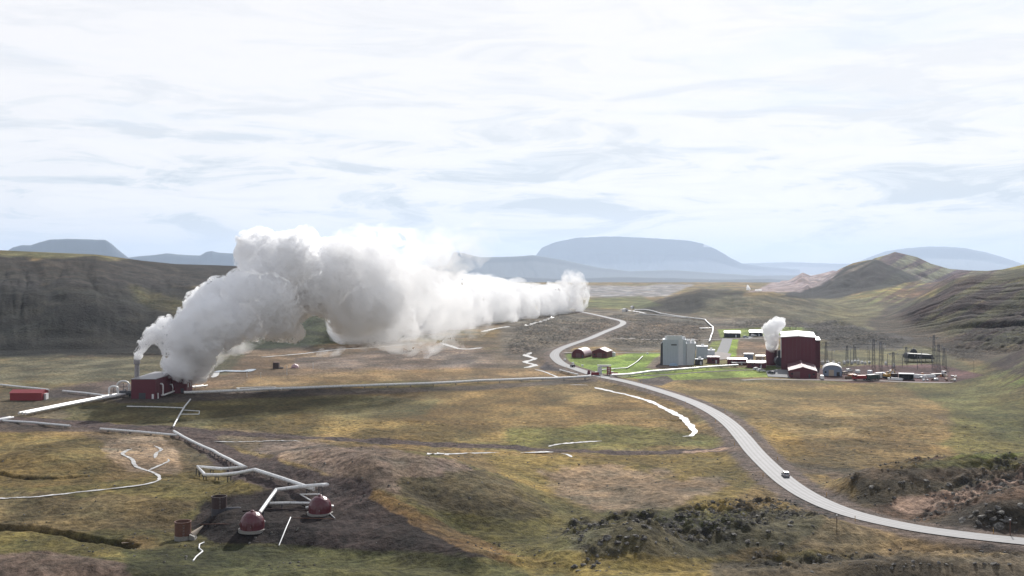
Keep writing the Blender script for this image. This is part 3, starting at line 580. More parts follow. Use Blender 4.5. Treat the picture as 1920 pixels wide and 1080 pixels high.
PA = [(362, 712), (318, 696), (313, 682), (324, 668), (320, 650), (322, 634), (334, 624), (332, 604), (348, 592), (354, 572), (358, 560), (374, 556), (392, 538), (408, 530), (420, 532), (440, 520), (474, 510), (452, 490), (450, 466), (456, 446), (480, 436), (510, 446), (560, 444), (600, 456), (640, 458), (690, 456), (720, 462), (740, 480), (740, 520), (750, 560), (730, 600), (690, 618), (640, 618), (620, 585), (590, 575), (570, 585), (552, 606), (575, 632), (520, 628), (490, 622), (450, 632), (430, 642), (404, 652), (396, 672), (388, 692), (376, 706)]
PB = [(760, 520), (820, 530), (850, 538), (900, 536), (960, 546), (1030, 554), (1054, 548), (1064, 530), (1072, 520), (1080, 526), (1086, 545), (1090, 560), (1078, 576), (1040, 584), (990, 596), (940, 610), (910, 630), (900, 652), (860, 642), (820, 650), (800, 660), (780, 640), (740, 636), (690, 640), (650, 628), (640, 600), (700, 560), (760, 520)]
PC = [(250, 672), (263, 672), (270, 656), (284, 644), (300, 640), (326, 640), (344, 622), (322, 612), (326, 600), (318, 594), (300, 598), (290, 610), (276, 618), (270, 634), (260, 640), (258, 656)]
PD = [(640, 462), (690, 452), (735, 456), (800, 462), (850, 450), (900, 440), (925, 448), (910, 462), (880, 478), (850, 496), (800, 540), (846, 560), (890, 575), (920, 585), (890, 608), (850, 625), (800, 634), (740, 634), (690, 622), (640, 600), (620, 520)]
PE = [(1442, 658), (1439, 645), (1437, 632), (1431, 622), (1430, 612), (1440, 606), (1448, 600), (1452, 596), (1468, 599), (1472, 608), (1464, 618), (1458, 632), (1457, 645), (1454, 658)]
plume('steam_plume', PA, lambda p: 512 + (p - 350) * 0.14, 18, 44, 3, 4200, 0.5, 1.0, dense, 11, 'huge dense white steam plume billowing right from the maroon station', over=0.3, size=11, shell=edge)
plume('steam_plume', PD, lambda p: 545 + (p - 700) * 0.16, 14, 40, 4, 2000, 0.8, 1.0, thinning, 21, 'ragged right hand part of the high steam cloud in front of the blue mountain', size=16, core=0.72, shell=thin_wisp, grow=5)
plume('steam_plume', PB, lambda p: 1400 - (1090 - np.clip(p, 640, 1090)) * 1.35, 40, 44, 4, 2600, 1.6, 1.0, soft, 12, 'white steam bank drifting low over the dark lava in the valley centre', size=22, core=0.72, shell=wisp, grow=9)
plume('steam_plume', PC, lambda p: 500 + (p - 256) * 0.12, 2, 15, 2, 1500, 0.22, 1.0, dense, 13, 'narrow puff of white steam leaving the tall grey stack', size=4, shell=edge, grow=0.3)
plume('steam_plume', PE, lambda p: 647 + 0 * p, 1, 12, 2, 1200, 0.3, 1.0, dense, 14, 'short white steam puff rising from the round tank beside the tall hall', size=4, shell=edge, grow=0.3)
# ---------------------------------------------------------------- materials of the built things
def paint_mat(name, col, rough=0.6, metal=0.0, var=0.15, scale=0.6, ribs=0.0, ribdir='X', spec=0.4, dirt=None):
    m, t, b = new_mat(name); tc = t.nodes.new('ShaderNodeTexCoord')
    n = nn(t, 'ShaderNodeTexNoise', i_Scale=scale, i_Detail=6.0, i_Roughness=0.65); t.links.new(tc.outputs['Object'], n.inputs['Vector'])
    c = mixc(t, n.outputs[0], [x * (1 - var) for x in col], [min(1, x * (1 + var)) for x in col])
    if dirt:
        n2 = nn(t, 'ShaderNodeTexNoise', i_Scale=scale * 2.2, i_Detail=8.0, i_Roughness=0.75); t.links.new(tc.outputs['Object'], n2.inputs['Vector'])
        c = mixc(t, ramp(t, n2.outputs[0], [(0.5, 0.0), (0.66, 0.75)]), c, dirt)
    if ribs:
        wv = nn(t, 'ShaderNodeTexWave', i_Scale=ribs, wave_type='BANDS', bands_direction=ribdir, wave_profile='SIN'); t.links.new(tc.outputs['Object'], wv.inputs['Vector'])
        bp = nn(t, 'ShaderNodeBump', i_Strength=0.6, i_Distance=0.08); t.links.new(wv.outputs[0], bp.inputs['Height']); t.links.new(bp.outputs[0], b.inputs['Normal'])
    t.links.new(c, b.inputs['Base Color']); b.inputs['Roughness'].default_value = rough; b.inputs['Metallic'].default_value = metal; b.inputs['Specular IOR Level'].default_value = spec
    return m
M = dict(
 maroon=paint_mat('maroon_cladding', (0.12, 0.020, 0.033), 0.55, ribs=1.3, ribdir='DIAGONAL'),
 maroon_roof=paint_mat('maroon_roof_sheet', (0.13, 0.045, 0.055), 0.4, ribs=1.3, spec=0.7),
 red=paint_mat('red_cladding', (0.24, 0.025, 0.03), 0.55, ribs=1.3),
 red_roof=paint_mat('red_roof_sheet', (0.26, 0.03, 0.035), 0.5, ribs=1.3),
 pink_roof=paint_mat('pale_pink_roof_sheet', (0.42, 0.27, 0.29), 0.35, spec=0.7, ribs=1.3),  # one even pale pink, lighter than the maroon sheet
 dome=paint_mat('maroon_glassfibre', (0.10, 0.018, 0.028), 0.32, spec=0.6, scale=0.9, dirt=(0.10, 0.04, 0.035)),
 pale_roof=paint_mat('pale_metal_roof', (0.62, 0.60, 0.60), 0.35, spec=0.7, scale=0.12),
 grey=paint_mat('grey_cladding', (0.46, 0.52, 0.57), 0.5, ribs=1.5),
 lgrey=paint_mat('light_grey_cladding', (0.62, 0.65, 0.68), 0.5, ribs=1.5),
 dgrey=paint_mat('dark_grey_metal', (0.055, 0.055, 0.065), 0.5),
 steelgrey=paint_mat('dull_grey_steel', (0.13, 0.135, 0.15), 0.55),
 steel=paint_mat('galvanised_steel', (0.42, 0.43, 0.44), 0.38, metal=0.6, scale=1.5),
 alu=paint_mat('aluminium_lagging', (0.78, 0.78, 0.77), 0.42, metal=0.2, scale=0.8, dirt=(0.34, 0.33, 0.30)),
 stack=paint_mat('weathered_stack_steel', (0.30, 0.29, 0.30), 0.5, metal=0.2, scale=0.8, dirt=(0.2, 0.18, 0.17)),
 white=paint_mat('white_paint', (0.72, 0.72, 0.72), 0.45, var=0.06),
 cream=paint_mat('cream_render', (0.5, 0.42, 0.33), 0.7),
 bluegrey=paint_mat('blue_grey_wall', (0.22, 0.27, 0.36), 0.6),
 concrete=paint_mat('concrete', (0.27, 0.26, 0.24), 0.85, scale=1.5, dirt=(0.15, 0.14, 0.13)),
 rust=paint_mat('rusty_steel', (0.13, 0.06, 0.04), 0.7, scale=1.2, var=0.4, dirt=(0.06, 0.035, 0.03)),
 drust=paint_mat('dark_rusty_steel', (0.05, 0.03, 0.028), 0.7, scale=1.2, var=0.4),
 glass=paint_mat('dark_glass', (0.03, 0.035, 0.045), 0.12, spec=0.8),
 rubber=paint_mat('tyre_rubber', (0.02, 0.02, 0.02), 0.8),
 timber=paint_mat('weathered_timber', (0.16, 0.12, 0.085), 0.85, scale=3),
 yellow=paint_mat('yellow_paint', (0.48, 0.27, 0.05), 0.5), orange=paint_mat('orange_paint', (0.42, 0.15, 0.05), 0.5),
 blue=paint_mat('blue_paint', (0.05, 0.10, 0.26), 0.5), green=paint_mat('dark_green_paint', (0.03, 0.055, 0.045), 0.5),
 truck=paint_mat('red_paint', (0.28, 0.02, 0.025), 0.4), bluecover=paint_mat('pale_blue_sheet', (0.35, 0.48, 0.62), 0.5),
 lamp=paint_mat('lamp_glass', (0.45, 0.42, 0.4), 0.2), red_lamp=paint_mat('red_lamp_glass', (0.4, 0.02, 0.02), 0.25),
 black=paint_mat('black_stained_wood', (0.022, 0.024, 0.03), 0.6),
)
class MB:
    def __init__(s): s.v = []; s.f = []
    def add(s, v, f):
        k = len(s.v); s.v += [tuple(a) for a in v]; s.f += [tuple(i + k for i in q) for q in f]; return s
    def box(s, c, d, rz=0.0, taper=1.0):
        hx, hy, hz = d[0] / 2, d[1] / 2, d[2] / 2; ca, sa = math.cos(rz), math.sin(rz); vs = []
        for z, k in ((-hz, 1), (hz, taper)):
            for x, y in ((-hx, -hy), (hx, -hy), (hx, hy), (-hx, hy)):
                x *= k; y *= k; vs.append((c[0] + x * ca - y * sa, c[1] + x * sa + y * ca, c[2] + z))
        return s.add(vs, [(3, 2, 1, 0), (4, 5, 6, 7), (0, 1, 5, 4), (1, 2, 6, 5), (2, 3, 7, 6), (3, 0, 4, 7)])
    def tube(s, pts, r, n=10, cap=True):
        P = [Vector(p) for p in pts]; rs = r if hasattr(r, '__len__') else [r] * len(P); vs = []; fs = []; up = Vector((0, 0, 1)); prev = None
        for i, p in enumerate(P):
            a = (P[i] - P[i - 1]).normalized() if i else None; b = (P[i + 1] - P[i]).normalized() if i < len(P) - 1 else None
            d = (a + b) if a is not None and b is not None else (a if b is None else b)
            d = d.normalized() if d.length > 1e-6 else Vector((0, 0, 1))
            k = 1.0
            if a is not None and b is not None: k = min(1.6, 1 / max(0.3, a.dot(d)))
            if prev is None:
                x = d.cross(up); x = x.normalized() if x.length > 0.05 else Vector((1, 0, 0))
            else:
                x = (prev - d * prev.dot(d)).normalized()
            prev = x; y = x.cross(d)
            # stretch the ring at mitred bends
            bend = (b - a) if a is not None and b is not None else Vector((0, 0, 0)); bend = bend.normalized() if bend.length > 1e-4 else None
            for j in range(n):
                an = 2 * math.pi * j / n; o = (x * math.cos(an) + y * math.sin(an)) * rs[i]
                if bend is not None: o = o + bend * o.dot(bend) * (k - 1)
                vs.append(p + o)
        for i in range(len(P) - 1):
            for j in range(n): fs.append((i * n + j, i * n + (j + 1) % n, (i + 1) * n + (j + 1) % n, (i + 1) * n + j))
        if cap: fs += [tuple(range(n))[::-1], tuple(range((len(P) - 1) * n, len(P) * n))]
        return s.add(vs, fs)
    def lathe(s, c, prof, n=24, cap=True):
        vs = [(c[0] + r * math.cos(2 * math.pi * j / n), c[1] + r * math.sin(2 * math.pi * j / n), c[2] + z) for r, z in prof for j in range(n)]
        fs = [(i * n + j, i * n + (j + 1) % n, (i + 1) * n + (j + 1) % n, (i + 1) * n + j) for i in range(len(prof) - 1) for j in range(n)]
        if cap: fs += [tuple(range(n))[::-1], tuple(range((len(prof) - 1) * n, len(prof) * n))]
        return s.add(vs, fs)
    def prism(s, prof, y0, y1, off=(0, 0, 0), rz=0.0):
        """outline in x,z pushed along y"""
        n = len(prof); ca, sa = math.cos(rz), math.sin(rz); vs = []
        for y in (y0, y1):
            for x, z in prof: vs.append((off[0] + x * ca - y * sa, off[1] + x * sa + y * ca, off[2] + z))
        return s.add(vs, [tuple(range(n)), tuple(range(n, 2 * n))[::-1]] + [(i, i + n, (i + 1) % n + n, (i + 1) % n) for i in range(n)])
    def build(s, name, mat, parent=None, smooth=False, label=None):
        o = mesh_obj(name, s.v, s.f, M[mat] if isinstance(mat, str) else mat, parent)
        if smooth:
            o.data.polygons.foreach_set('use_smooth', [True] * len(o.data.polygons)); o.data.set_sharp_from_angle(angle=R(40))
        if label: o['label'] = label
        return o
def box(name, mat, par, c, d, rz=0.0, taper=1.0): return MB().box(c, d, rz, taper).build(name, mat, par)
def empty(name, loc, label, cat, group=None, rz=0.0):
    o = bpy.data.objects.new(name, None); o.empty_display_size = 0.5; COL.objects.link(o); o.location = loc; o.rotation_euler = (0, 0, rz); tag(o, label, cat, group); return o
def copy_tree(o, parent=None):
    c = o.copy(); COL.objects.link(c); c.parent = parent
    for ch in list(o.children): copy_tree(ch, c)
    return c
def at(px, py, dz=0.0):
    p = g1(px, py); p.z += dz; return p
def X_at(px, Y): return (px - 960) / F * Y
def Z_at(py, Y): return CH - (py - HOR) / F * Y
def gz(x, y): return float(height(np.array([x]), np.array([y]))[0])

# ---------------------------------------------------------------- roads, water
def ribbon(name, P, hw, mat, z=None, lift=0.1, n=5, kind='structure'):
    P = np.asarray(P, float); T = np.gradient(P[:, :2], axis=0); T /= np.linalg.norm(T, axis=1)[:, None] + 1e-9
    Nn = np.stack([-T[:, 1], T[:, 0]], 1); hw = np.broadcast_to(np.asarray(hw, float), (len(P),)); V = np.zeros((len(P), n, 3))
    for j in range(n):
        u = j / (n - 1) * 2 - 1; V[:, j, :2] = P[:, :2] + Nn * (u * hw)[:, None]
        V[:, j, 2] = (z if z is not None else height(V[:, j, 0], V[:, j, 1])) + lift
    if z is None and n > 1: V[:, :, 2] = np.maximum(V[:, :, 2], V[:, :, 2].mean(1, keepdims=True))
    o = grid_obj(name, V, mat); tag(o, kind=kind); return o
def road_material():
    m, t, b = new_mat('worn_pale_asphalt'); g = t.nodes.new('ShaderNodeNewGeometry'); at_ = nn(t, 'ShaderNodeAttribute', attribute_name='Across')
    n = nn(t, 'ShaderNodeTexNoise', i_Scale=0.35, i_Detail=7.0, i_Roughness=0.7); t.links.new(g.outputs['Position'], n.inputs['Vector'])
    base = mixc(t, n.outputs[0], (0.125, 0.124, 0.13), (0.25, 0.247, 0.255))
    a = math_n(t, 'ABSOLUTE', at_.outputs['Fac'])
    tr = ramp(t, a, [(0.0, 1.08), (0.12, 1.0), (0.25, 0.70), (0.38, 0.98), (0.5, 1.05), (0.64, 0.72), (0.78, 1.0), (0.94, 0.95), (1.0, 0.6)])
    t.links.new(mixc(t, 1.0, base, tr, 'MULTIPLY'), b.inputs['Base Color']); b.inputs['Roughness'].default_value = 0.7; b.inputs['Specular IOR Level'].default_value = 0.25
    return m
def resample(P, step):
    P = np.asarray(P, float); s = np.r_[0, np.cumsum(np.linalg.norm(np.diff(P, axis=0), axis=1))]; q = np.arange(0, s[-1], step)
    return np.stack([np.interp(q, s, P[:, k]) for k in range(P.shape[1])], 1)
RP = resample(ROAD, 3.0)
road = ribbon('road', RP, 3.05, road_material(), z=np.maximum(road_z(RP[:, 1]), 0) + 0.8, lift=0.16, n=21)
ac = road.data.attributes.new('Across', 'FLOAT', 'POINT'); ac.data.foreach_set('value', np.tile(np.linspace(-1, 1, 21), len(RP)).astype(np.float32))
def grav(name, c, v=0.25): return paint_mat(name, c, 0.95, var=v, scale=0.5, spec=0.2)
GV = grav('brown_gravel', (0.135, 0.115, 0.105)); GP = grav('pale_gravel', (0.30, 0.27, 0.25)); GS = grav('grey_tarmac', (0.24, 0.24, 0.24))
def px_ribbon(name, pts, hw, mat, lift=0.12, step=3.0, n=3):
    sp = spline(pts, 4); P = resample(G(sp[:, 0], sp[:, 1])[:, :2], step); return ribbon(name, P, hw, mat, lift=lift, n=n)
px_ribbon('gravel_track', [(1148, 634), (1190, 636), (1240, 637), (1300, 638), (1360, 636), (1460, 634)], 2.2, GP)
px_ribbon('gravel_track', [(1058, 662), (1100, 661), (1200, 662), (1240, 662)], 1.6, GP)
px_ribbon('service_road', [(1364, 635), (1359, 650), (1352, 664), (1340, 674)], 4.0, GS, lift=0.22)
px_ribbon('gravel_track', [(1400, 636), (1412, 630), (1440, 632), (1470, 633)], 2.5, GS)
px_ribbon('gravel_track', [(1150, 707), (1180, 706), (1260, 702), (1330, 697), (1400, 694), (1440, 692)], 1.6, GV, lift=0.1)
px_ribbon('gravel_track', [(1392, 713), (1430, 711), (1480, 712), (1560, 713), (1640, 714), (1720, 717), (1790, 718)], 2.0, GP, lift=0.1)
def patch(name, pts, mat, lift=0.15):
    """a paved area: its outline on the ground, meshed with the lie of the land"""
    P = G([p[0] for p in pts], [p[1] for p in pts]); bm = bmesh.new(); f = bm.faces.new([bm.verts.new(p) for p in P])
    bmesh.ops.triangulate(bm, faces=[f]); bmesh.ops.subdivide_edges(bm, edges=bm.edges[:], cuts=5, use_grid_fill=True)
    for v in bm.verts: v.co.z = 0
    xs = np.array([v.co.x for v in bm.verts]); ys = np.array([v.co.y for v in bm.verts]); zs = height(xs, ys)
    for v, z in zip(bm.verts, zs): v.co.z = z + lift
    bmesh.ops.recalc_face_normals(bm, faces=bm.faces[:]); me = bpy.data.meshes.new(name); bm.to_mesh(me); bm.free(); me.materials.append(mat)
    o = bpy.data.objects.new(name, me); COL.objects.link(o); tag(o, kind='structure'); return o
patch('parking_area', [(1436, 696), (1478, 690), (1482, 709), (1440, 707)], GS, 0.3)
patch('forecourt', [(1330, 664), (1345, 660), (1372, 664), (1366, 674), (1340, 676), (1328, 671)], GP, 0.3)
def water_mat(name, c, rough, milky):
    m, t, b = new_mat(name); g = t.nodes.new('ShaderNodeNewGeometry')
    n = nn(t, 'ShaderNodeTexNoise', i_Scale=0.5, i_Detail=6.0, i_Roughness=0.7); t.links.new(g.outputs['Position'], n.inputs['Vector'])
    t.links.new(mixc(t, ramp(t, n.outputs[0], [(0.4, 0.0), (0.6, 1.0)]), c, milky), b.inputs['Base Color']); b.inputs['Roughness'].default_value = rough; b.inputs['IOR'].default_value = 1.33; b.inputs['Specular IOR Level'].default_value = 0.8
    bp = nn(t, 'ShaderNodeBump', i_Strength=0.15, i_Distance=0.2); t.links.new(n.outputs[0], bp.inputs['Height']); t.links.new(bp.outputs[0], b.inputs['Normal'])
    return m
WS = water_mat('milky_glint_stream', (0.30, 0.28, 0.25), 0.35, (0.66, 0.65, 0.63)); WP = water_mat('dark_pond_water', (0.05, 0.075, 0.11), 0.12, (0.34, 0.40, 0.46))  # milky stream water, with sun and sky glint put into its off-white
def stream(pts, hw, mat=WS, wob=0.22, lift=0.14):
    sp = spline(pts, 6); P = resample(G(sp[:, 0], sp[:, 1])[:, :2], 0.9); k = np.arange(len(P)); r = RNG.uniform(0, 99)
    h = hw * (0.45 + 1.1 * fbm(k / 5.0 + r, k * 0 + r, 61, 3)) * np.minimum(1, np.minimum(k + 1, len(P) - k) / 5.0)
    P = P + np.stack([fbm(k / 8 + r, k * 0 + 3, 62, 3) - .5, fbm(k / 8, k * 0 + r, 63, 3) - .5], 1) * wob * hw * 4
    ribbon('stream', P, h, mat, lift=lift, n=3)
for pts, hw in [
 ([(1116, 727), (1150, 735), (1185, 743), (1215, 752), (1250, 768), (1275, 781), (1290, 794), (1301, 811)], 1.25), ([(1306, 806), (1296, 817), (1278, 819)], 0.8),
 ([(1068, 722), (1095, 722), (1104, 723)], 0.8),
 ([(798, 852), (860, 851), (935, 849)], 0.8), ([(975, 850), (1005, 849), (1037, 848)], 0.7), ([(1030, 838), (1045, 834), (1085, 830), (1132, 827)], 0.7), ([(1052, 851), (1064, 853), (1072, 858)], 0.5),
 ([(400, 828), (450, 829), (520, 827), (580, 828)], 0.35),
 ([(-20, 936), (70, 932), (160, 922), (225, 915), (276, 908), (300, 898), (286, 886), (256, 876), (247, 862), (230, 853), (236, 846), (248, 842)], 0.5),
 ([(274, 884), (296, 875), (316, 866), (314, 860)], 0.35), ([(288, 836), (302, 844), (293, 850), (290, 860)], 0.45),
 ([(985, 690), (1002, 685), (984, 679), (1004, 673), (986, 667), (996, 661)], 1.7), ([(1002, 693), (1020, 697), (1046, 708)], 0.7),
 ([(984, 611), (1010, 604), (1038, 595)], 1.8), ([(905, 622), (930, 616), (955, 612)], 2.2),
 ([(490, 670), (560, 664), (640, 655), (700, 652), (760, 646), (800, 643)], 1.3), ([(830, 644), (846, 650), (872, 655), (905, 652)], 2.2), ([(400, 708), (404, 702), (408, 698)], 1.6),
 ([(1165, 580), (1190, 584), (1210, 588)], 1.8),
]: stream(pts, hw)
sp = resample(G([404, 420, 445, 462, 476], [699, 696, 697, 697, 693])[:, :2], 1.0); k = np.linspace(0, 1, len(sp))
ribbon('pond', sp, 3.6 * np.sin(np.pi * np.clip(k * 0.9 + 0.05, 0, 1)) ** 0.5, WP, lift=0.35, n=5)
stream([(250, 712), (300, 706), (390, 694)], 0.5, WS)

# ---------------------------------------------------------------- pipelines
def pipeline(label, pts, r, h=1.1, mat='alu', sup=None, offs=(0.0,), bend=True, group=None, cat='pipeline'):
    """photo points on the ground under the pipe; supports every sup metres"""
    P = G([p[0] for p in pts], [p[1] for p in pts]); 
    hs = [p[2] if len(p) > 2 else h for p in pts]
    root = empty('pipeline', P[0], label, cat, group); O = Vector(P[0])
    P3 = np.c_[P, hs]
    D = []
    for a, b in zip(P3[:-1], P3[1:]):
        n = max(1, int(np.linalg.norm(b[:2] - a[:2]) / 9)) if sup else 1
        for k in range(n): D.append(a + (b - a) * k / n)
    D.append(P3[-1]); D = np.array(D); gzz = height(D[:, 0], D[:, 1])
    sg = gzz.copy()
    for _ in range(2): sg[1:-1] = (sg[:-2] + sg[1:-1] * 2 + sg[2:]) / 4
    Zc = np.maximum(sg, gzz) + D[:, 3]
    T = np.gradient(D[:, :2], axis=0) if len(D) > 2 else np.repeat([D[1, :2] - D[0, :2]], 2, 0); T /= np.linalg.norm(T, axis=1)[:, None] + 1e-9
    for of in offs:
        Q = [Vector((D[i, 0] - T[i, 1] * of, D[i, 1] + T[i, 0] * of, Zc[i])) - O for i in range(len(D))]
        MB().tube(Q, r, 12).build('pipe', mat, root, smooth=True)
    if sup:
        W = max(offs) - min(offs) + r * 2.4; L_ = np.r_[0, np.cumsum(np.linalg.norm(np.diff(D[:, :2], axis=0), axis=1))]
        n = min(60, int(L_[-1] / sup)); 
        for s_ in np.linspace(sup * 0.4, L_[-1] - sup * 0.3, max(1, n)):
            x = np.interp(s_, L_, D[:, 0]); y = np.interp(s_, L_, D[:, 1]); z = np.interp(s_, L_, Zc); i = int(np.clip(np.searchsorted(L_, s_) - 1, 0, len(T) - 1)); rz = math.atan2(T[i, 1], T[i, 0]) + math.pi / 2
            g_ = gz(x, y); hh = z - r - g_ + 0.3; c = Vector((x, y, 0)) - Vector((O.x, O.y, O.z))
            mb = MB().box((c.x, c.y, z - r - 0.08 - O.z), (W, 0.3, 0.16), rz)
            for q in (-1, 1):
                mb.box((c.x + math.cos(rz) * q * W * 0.4, c.y + math.sin(rz) * q * W * 0.4, g_ - 0.3 + hh / 2 - O.z), (0.18, 0.18, max(0.2, hh)), rz)
            mb.build('support', 'dgrey', root)
    return root
pipeline('long straight silver pipeline crossing the valley from the maroon station to the red road arch', [(345, 741), (440, 737.5), (640, 729), (900, 718.5), (1108, 710)], 0.62, 1.3, sup=11)
pipeline('thin silver expansion loop behind the long valley pipeline', [(528, 735, 1.3), (515, 731), (480, 731.5), (444, 733), (452, 736.5, 1.3)], 0.28, 1.3, sup=12)
pipeline('silver pipeline from the red road arch to the low maroon sheds across the lawn', [(1146, 708), (1220, 701), (1300, 695), (1384, 689)], 0.62, 1.3, sup=11)
pipeline('broad triple silver pipeline running down to the left from the maroon station', [(42, 781), (100, 769), (160, 757), (236, 743)], 0.52, 1.3, sup=12, offs=(-1.7, 0.0, 1.7))
pipeline('silver pipeline behind the red shed at the left edge', [(-40, 721), (0, 725), (92, 735)], 0.45, 1.0, sup=12)
pipeline('silver pipeline between the red shed and the pipe loops of the station', [(118, 737), (160, 741), (207, 747)], 0.45, 1.0, sup=12)
pipeline('short bright pair of pipe ends at the left edge below the track', [(-40, 796), (0, 792), (22, 788)], 0.5, 1.1, sup=9, offs=(-0.7, 0.7))
pipeline('straight silver pipeline along the track beneath the triple pipeline', [(6, 793), (60, 797), (132, 803)], 0.4, 0.9, sup=9)
pipeline('straight silver pipeline joining the zigzag pipeline from the left', [(188, 809), (260, 815), (332, 821)], 0.4, 0.9, sup=8)
pipeline('large zigzag silver pipeline leading from the track to the two maroon domes', [(326, 814), (345, 826), (400, 853), (452, 880), (462, 884), (370, 890), (384, 899), (478, 889), (530, 906), (588, 926)], 0.46, 1.1, sup=7, offs=(-0.0,))
pipeline('silver pipe bridging over from the zigzag pipeline down to the front dome', [(604, 936, 3.2), (612, 932, 2.9), (600, 930, 2.6), (560, 932, 2.4), (518, 936, 2.2), (505, 955, 2.2), (487, 982, 2.4)], 0.42, sup=8)
pipeline('straight silver cross pipe between the two maroon domes', [(506, 950), (545, 950), (582, 950)], 0.3, 0.8, sup=7)
pipeline('thin bent pipe behind the rear maroon dome', [(600, 934), (563, 934), (585, 947)], 0.17, 0.9)
pipeline('thin silver pipe falling from the station toward the track', [(357, 752), (346, 766), (340, 776), (333, 790), (325, 804)], 0.3, 0.8, sup=9)
pipeline('thin rectangular pipe loop on the green field below the station', [(342, 772), (374, 774), (373, 780), (338, 780)], 0.17, 0.7)
pipeline('thin straight pipe on the green field reaching left of the pipe loop', [(238, 765), (290, 766), (346, 768)], 0.22, 0.7, sup=12)
pipeline('curved white hose lying on the grass beside the brown tank', [(383, 1018), (374, 1022), (373, 1030), (380, 1036), (368, 1045), (362, 1053)], 0.15, 0.15, mat='white')
pipeline('slim white pipe lying on the dark gravel right of the front dome', [(545, 971), (536, 992), (523, 1024)], 0.13, 0.15, mat='white')
pipeline('slim grey pipe running off the rear dome over the gravel', [(610, 957), (619, 965), (628, 973)], 0.13, 0.15, mat='steel')
pipeline('rusty thin pipe across the gravel between grey and white slim pipes', [(626, 974), (590, 973), (548, 972)], 0.09, 0.12, mat='rust')
pipeline('rusty thin pipe between the brown tank and the front dome', [(376, 984), (410, 983), (452, 985)], 0.09, 0.12, mat='rust')
pipeline('dark thin pipe from the black tank duct toward the rear dome', [(455, 959), (520, 957), (580, 958)], 0.13, 0.15, mat='drust')
pipeline('white angled pipe with a kink on the lawn below the red barns', [(1205, 670), (1192, 682), (1176, 692), (1122, 696)], 0.3, 0.7, mat='white', sup=9)
pipeline('short twin pipes right of the maroon annexe', [(356, 731), (384, 727)], 0.35, 1.2, offs=(-1.6, 1.0), sup=5)
pipeline('pale pipe angling down to the cooling tower from the far lava', [(1190, 583), (1240, 590), (1290, 597), (1322, 601), (1337, 616), (1336, 626), (1330, 643)], 0.6, 1.2, sup=14)
pipeline('short pale pipe branch meeting the angled far pipe', [(1312, 618), (1336, 617)], 0.45, 1.0)
pipeline('short white pipe ending at the low maroon sheds', [(1372, 685), (1404, 684)], 0.4, 1.4, mat='white')
pipeline('thin pale pipe below the near bend of the road', [(1050, 697), (1065, 701), (1084, 706)], 0.4, 1.0, sup=8)
pipeline('long thin pale pipe over the far lava left of the hill', [(1190, 590), (1230, 592), (1285, 597)], 0.35, 0.9)
# ---------------------------------------------------------------- separator station on the left
def block(root, x0, x1, y0, y1, z0, z1, mat, roof='maroon_roof', over=0.15):
    cx, cy = (x0 + x1) / 2, (y0 + y1) / 2
    o = box('wall', mat, root, (cx, cy, (z0 + z1) / 2), (x1 - x0, y1 - y0, z1 - z0))
    r = box('roof', roof, root, (cx, cy, z1 + 0.13), (x1 - x0 + over * 2, y1 - y0 + over * 2, 0.26)); return o, r
st = empty('separator_station', (-163.5, 503.5, 0), 'long maroon station building with a grey roof at the foot of the steam cloud', 'building')
g0 = gz(-163.5, 490)
wl, rf = block(st, -5.4, 5.4, -16.5, 16.5, g0 - 1, g0 + 8.6, 'maroon', 'stack')
mb = MB()
for k in range(12): mb.box((5.43, -15 + k * 2.73, g0 + 4.2), (0.06, 0.10, 8.4))
mb.build('cladding_rib', 'maroon_roof', wl)
box('door', 'dgrey', wl, (-0.5, -16.54, g0 + 1.3), (3.0, 0.08, 2.6)); box('door', 'white', wl, (4.2, -16.54, g0 + 1.05), (0.9, 0.08, 2.1))
for (y, zt) in ((-10, 6.0), (6.5, 5.6), (11.5, 6.0)):
    MB().tube([(5.3, y, g0 + zt), (6.1, y, g0 + zt), (6.6, y, g0 + zt - 0.6), (6.6, y, g0 + 1.3), (6.9, y + 0.6, g0 + 0.9)], 0.34, 10).build('riser_pipe', 'alu', st, True)
MB().tube([(6.4, -11, g0 + 1.0), (6.9, -9, g0 + 0.9), (7.1, 12, g0 + 0.9)], 0.42, 10).build('header_pipe', 'alu', st, True)
MB().tube([(6.3, 5, g0 + 0.9), (6.8, 4, g0 + 2.6), (6.4, 4, g0 + 4.2), (5.4, 4, g0 + 4.2)], 0.25, 8).build('riser_pipe', 'alu', st, True)
MB().tube([(5.9, -14.6, g0 - 0.4), (5.9, -14.6, g0 + 2.4)], 0.3, 8).build('riser_pipe', 'alu', st, True)
an = empty('steam_outlet_house', (-154.3, 513, 0), 'small maroon flat roofed outlet house with steam pouring out, beside the long station', 'building')
wl2, _ = block(an, -3.6, 3.6, -4.5, 4.5, g0 - 1, g0 + 6.3, 'maroon', 'maroon_roof', 0.1)
box('door', 'dgrey', wl2, (1.6, -4.54, g0 + 1.1), (1.4, 0.08, 2.2)); MB().lathe((0, 0, g0 + 6.4), [(2.2, 0), (2.2, 0.9), (1.9, 0.9), (1.9, 0.1)], 20, cap=False).build('vent_collar', 'steel', an, True)
for q in (-1, 1): box('vent', 'lgrey', wl2, (3.64, q * 2, g0 + 3.4), (0.08, 1.4, 1.8))
sx, sy = X_at(256.5, 502), 502.0; sg = gz(sx, sy)
sk = empty('chimney_stack', (sx, sy, sg), 'tall round grey steel stack with a wider rim standing behind the maroon station', 'chimney')
MB().lathe((0, 0, -0.5), [(1.35, 0), (1.2, 1.5), (1.02, 2.0), (1.0, 14.6)], 24).build('shaft', 'stack', sk, True)
MB().lathe((0, 0, 14.0), [(1.0, 0), (1.45, 0.25), (1.45, 2.3), (1.25, 2.3), (1.25, 0.6)], 24, cap=False).build('rim', 'stack', sk, True)
mb = MB()
for k in range(28): mb.box((1.15, -0.0, 0.3 + k * 0.5), (0.06, 0.45, 0.05))
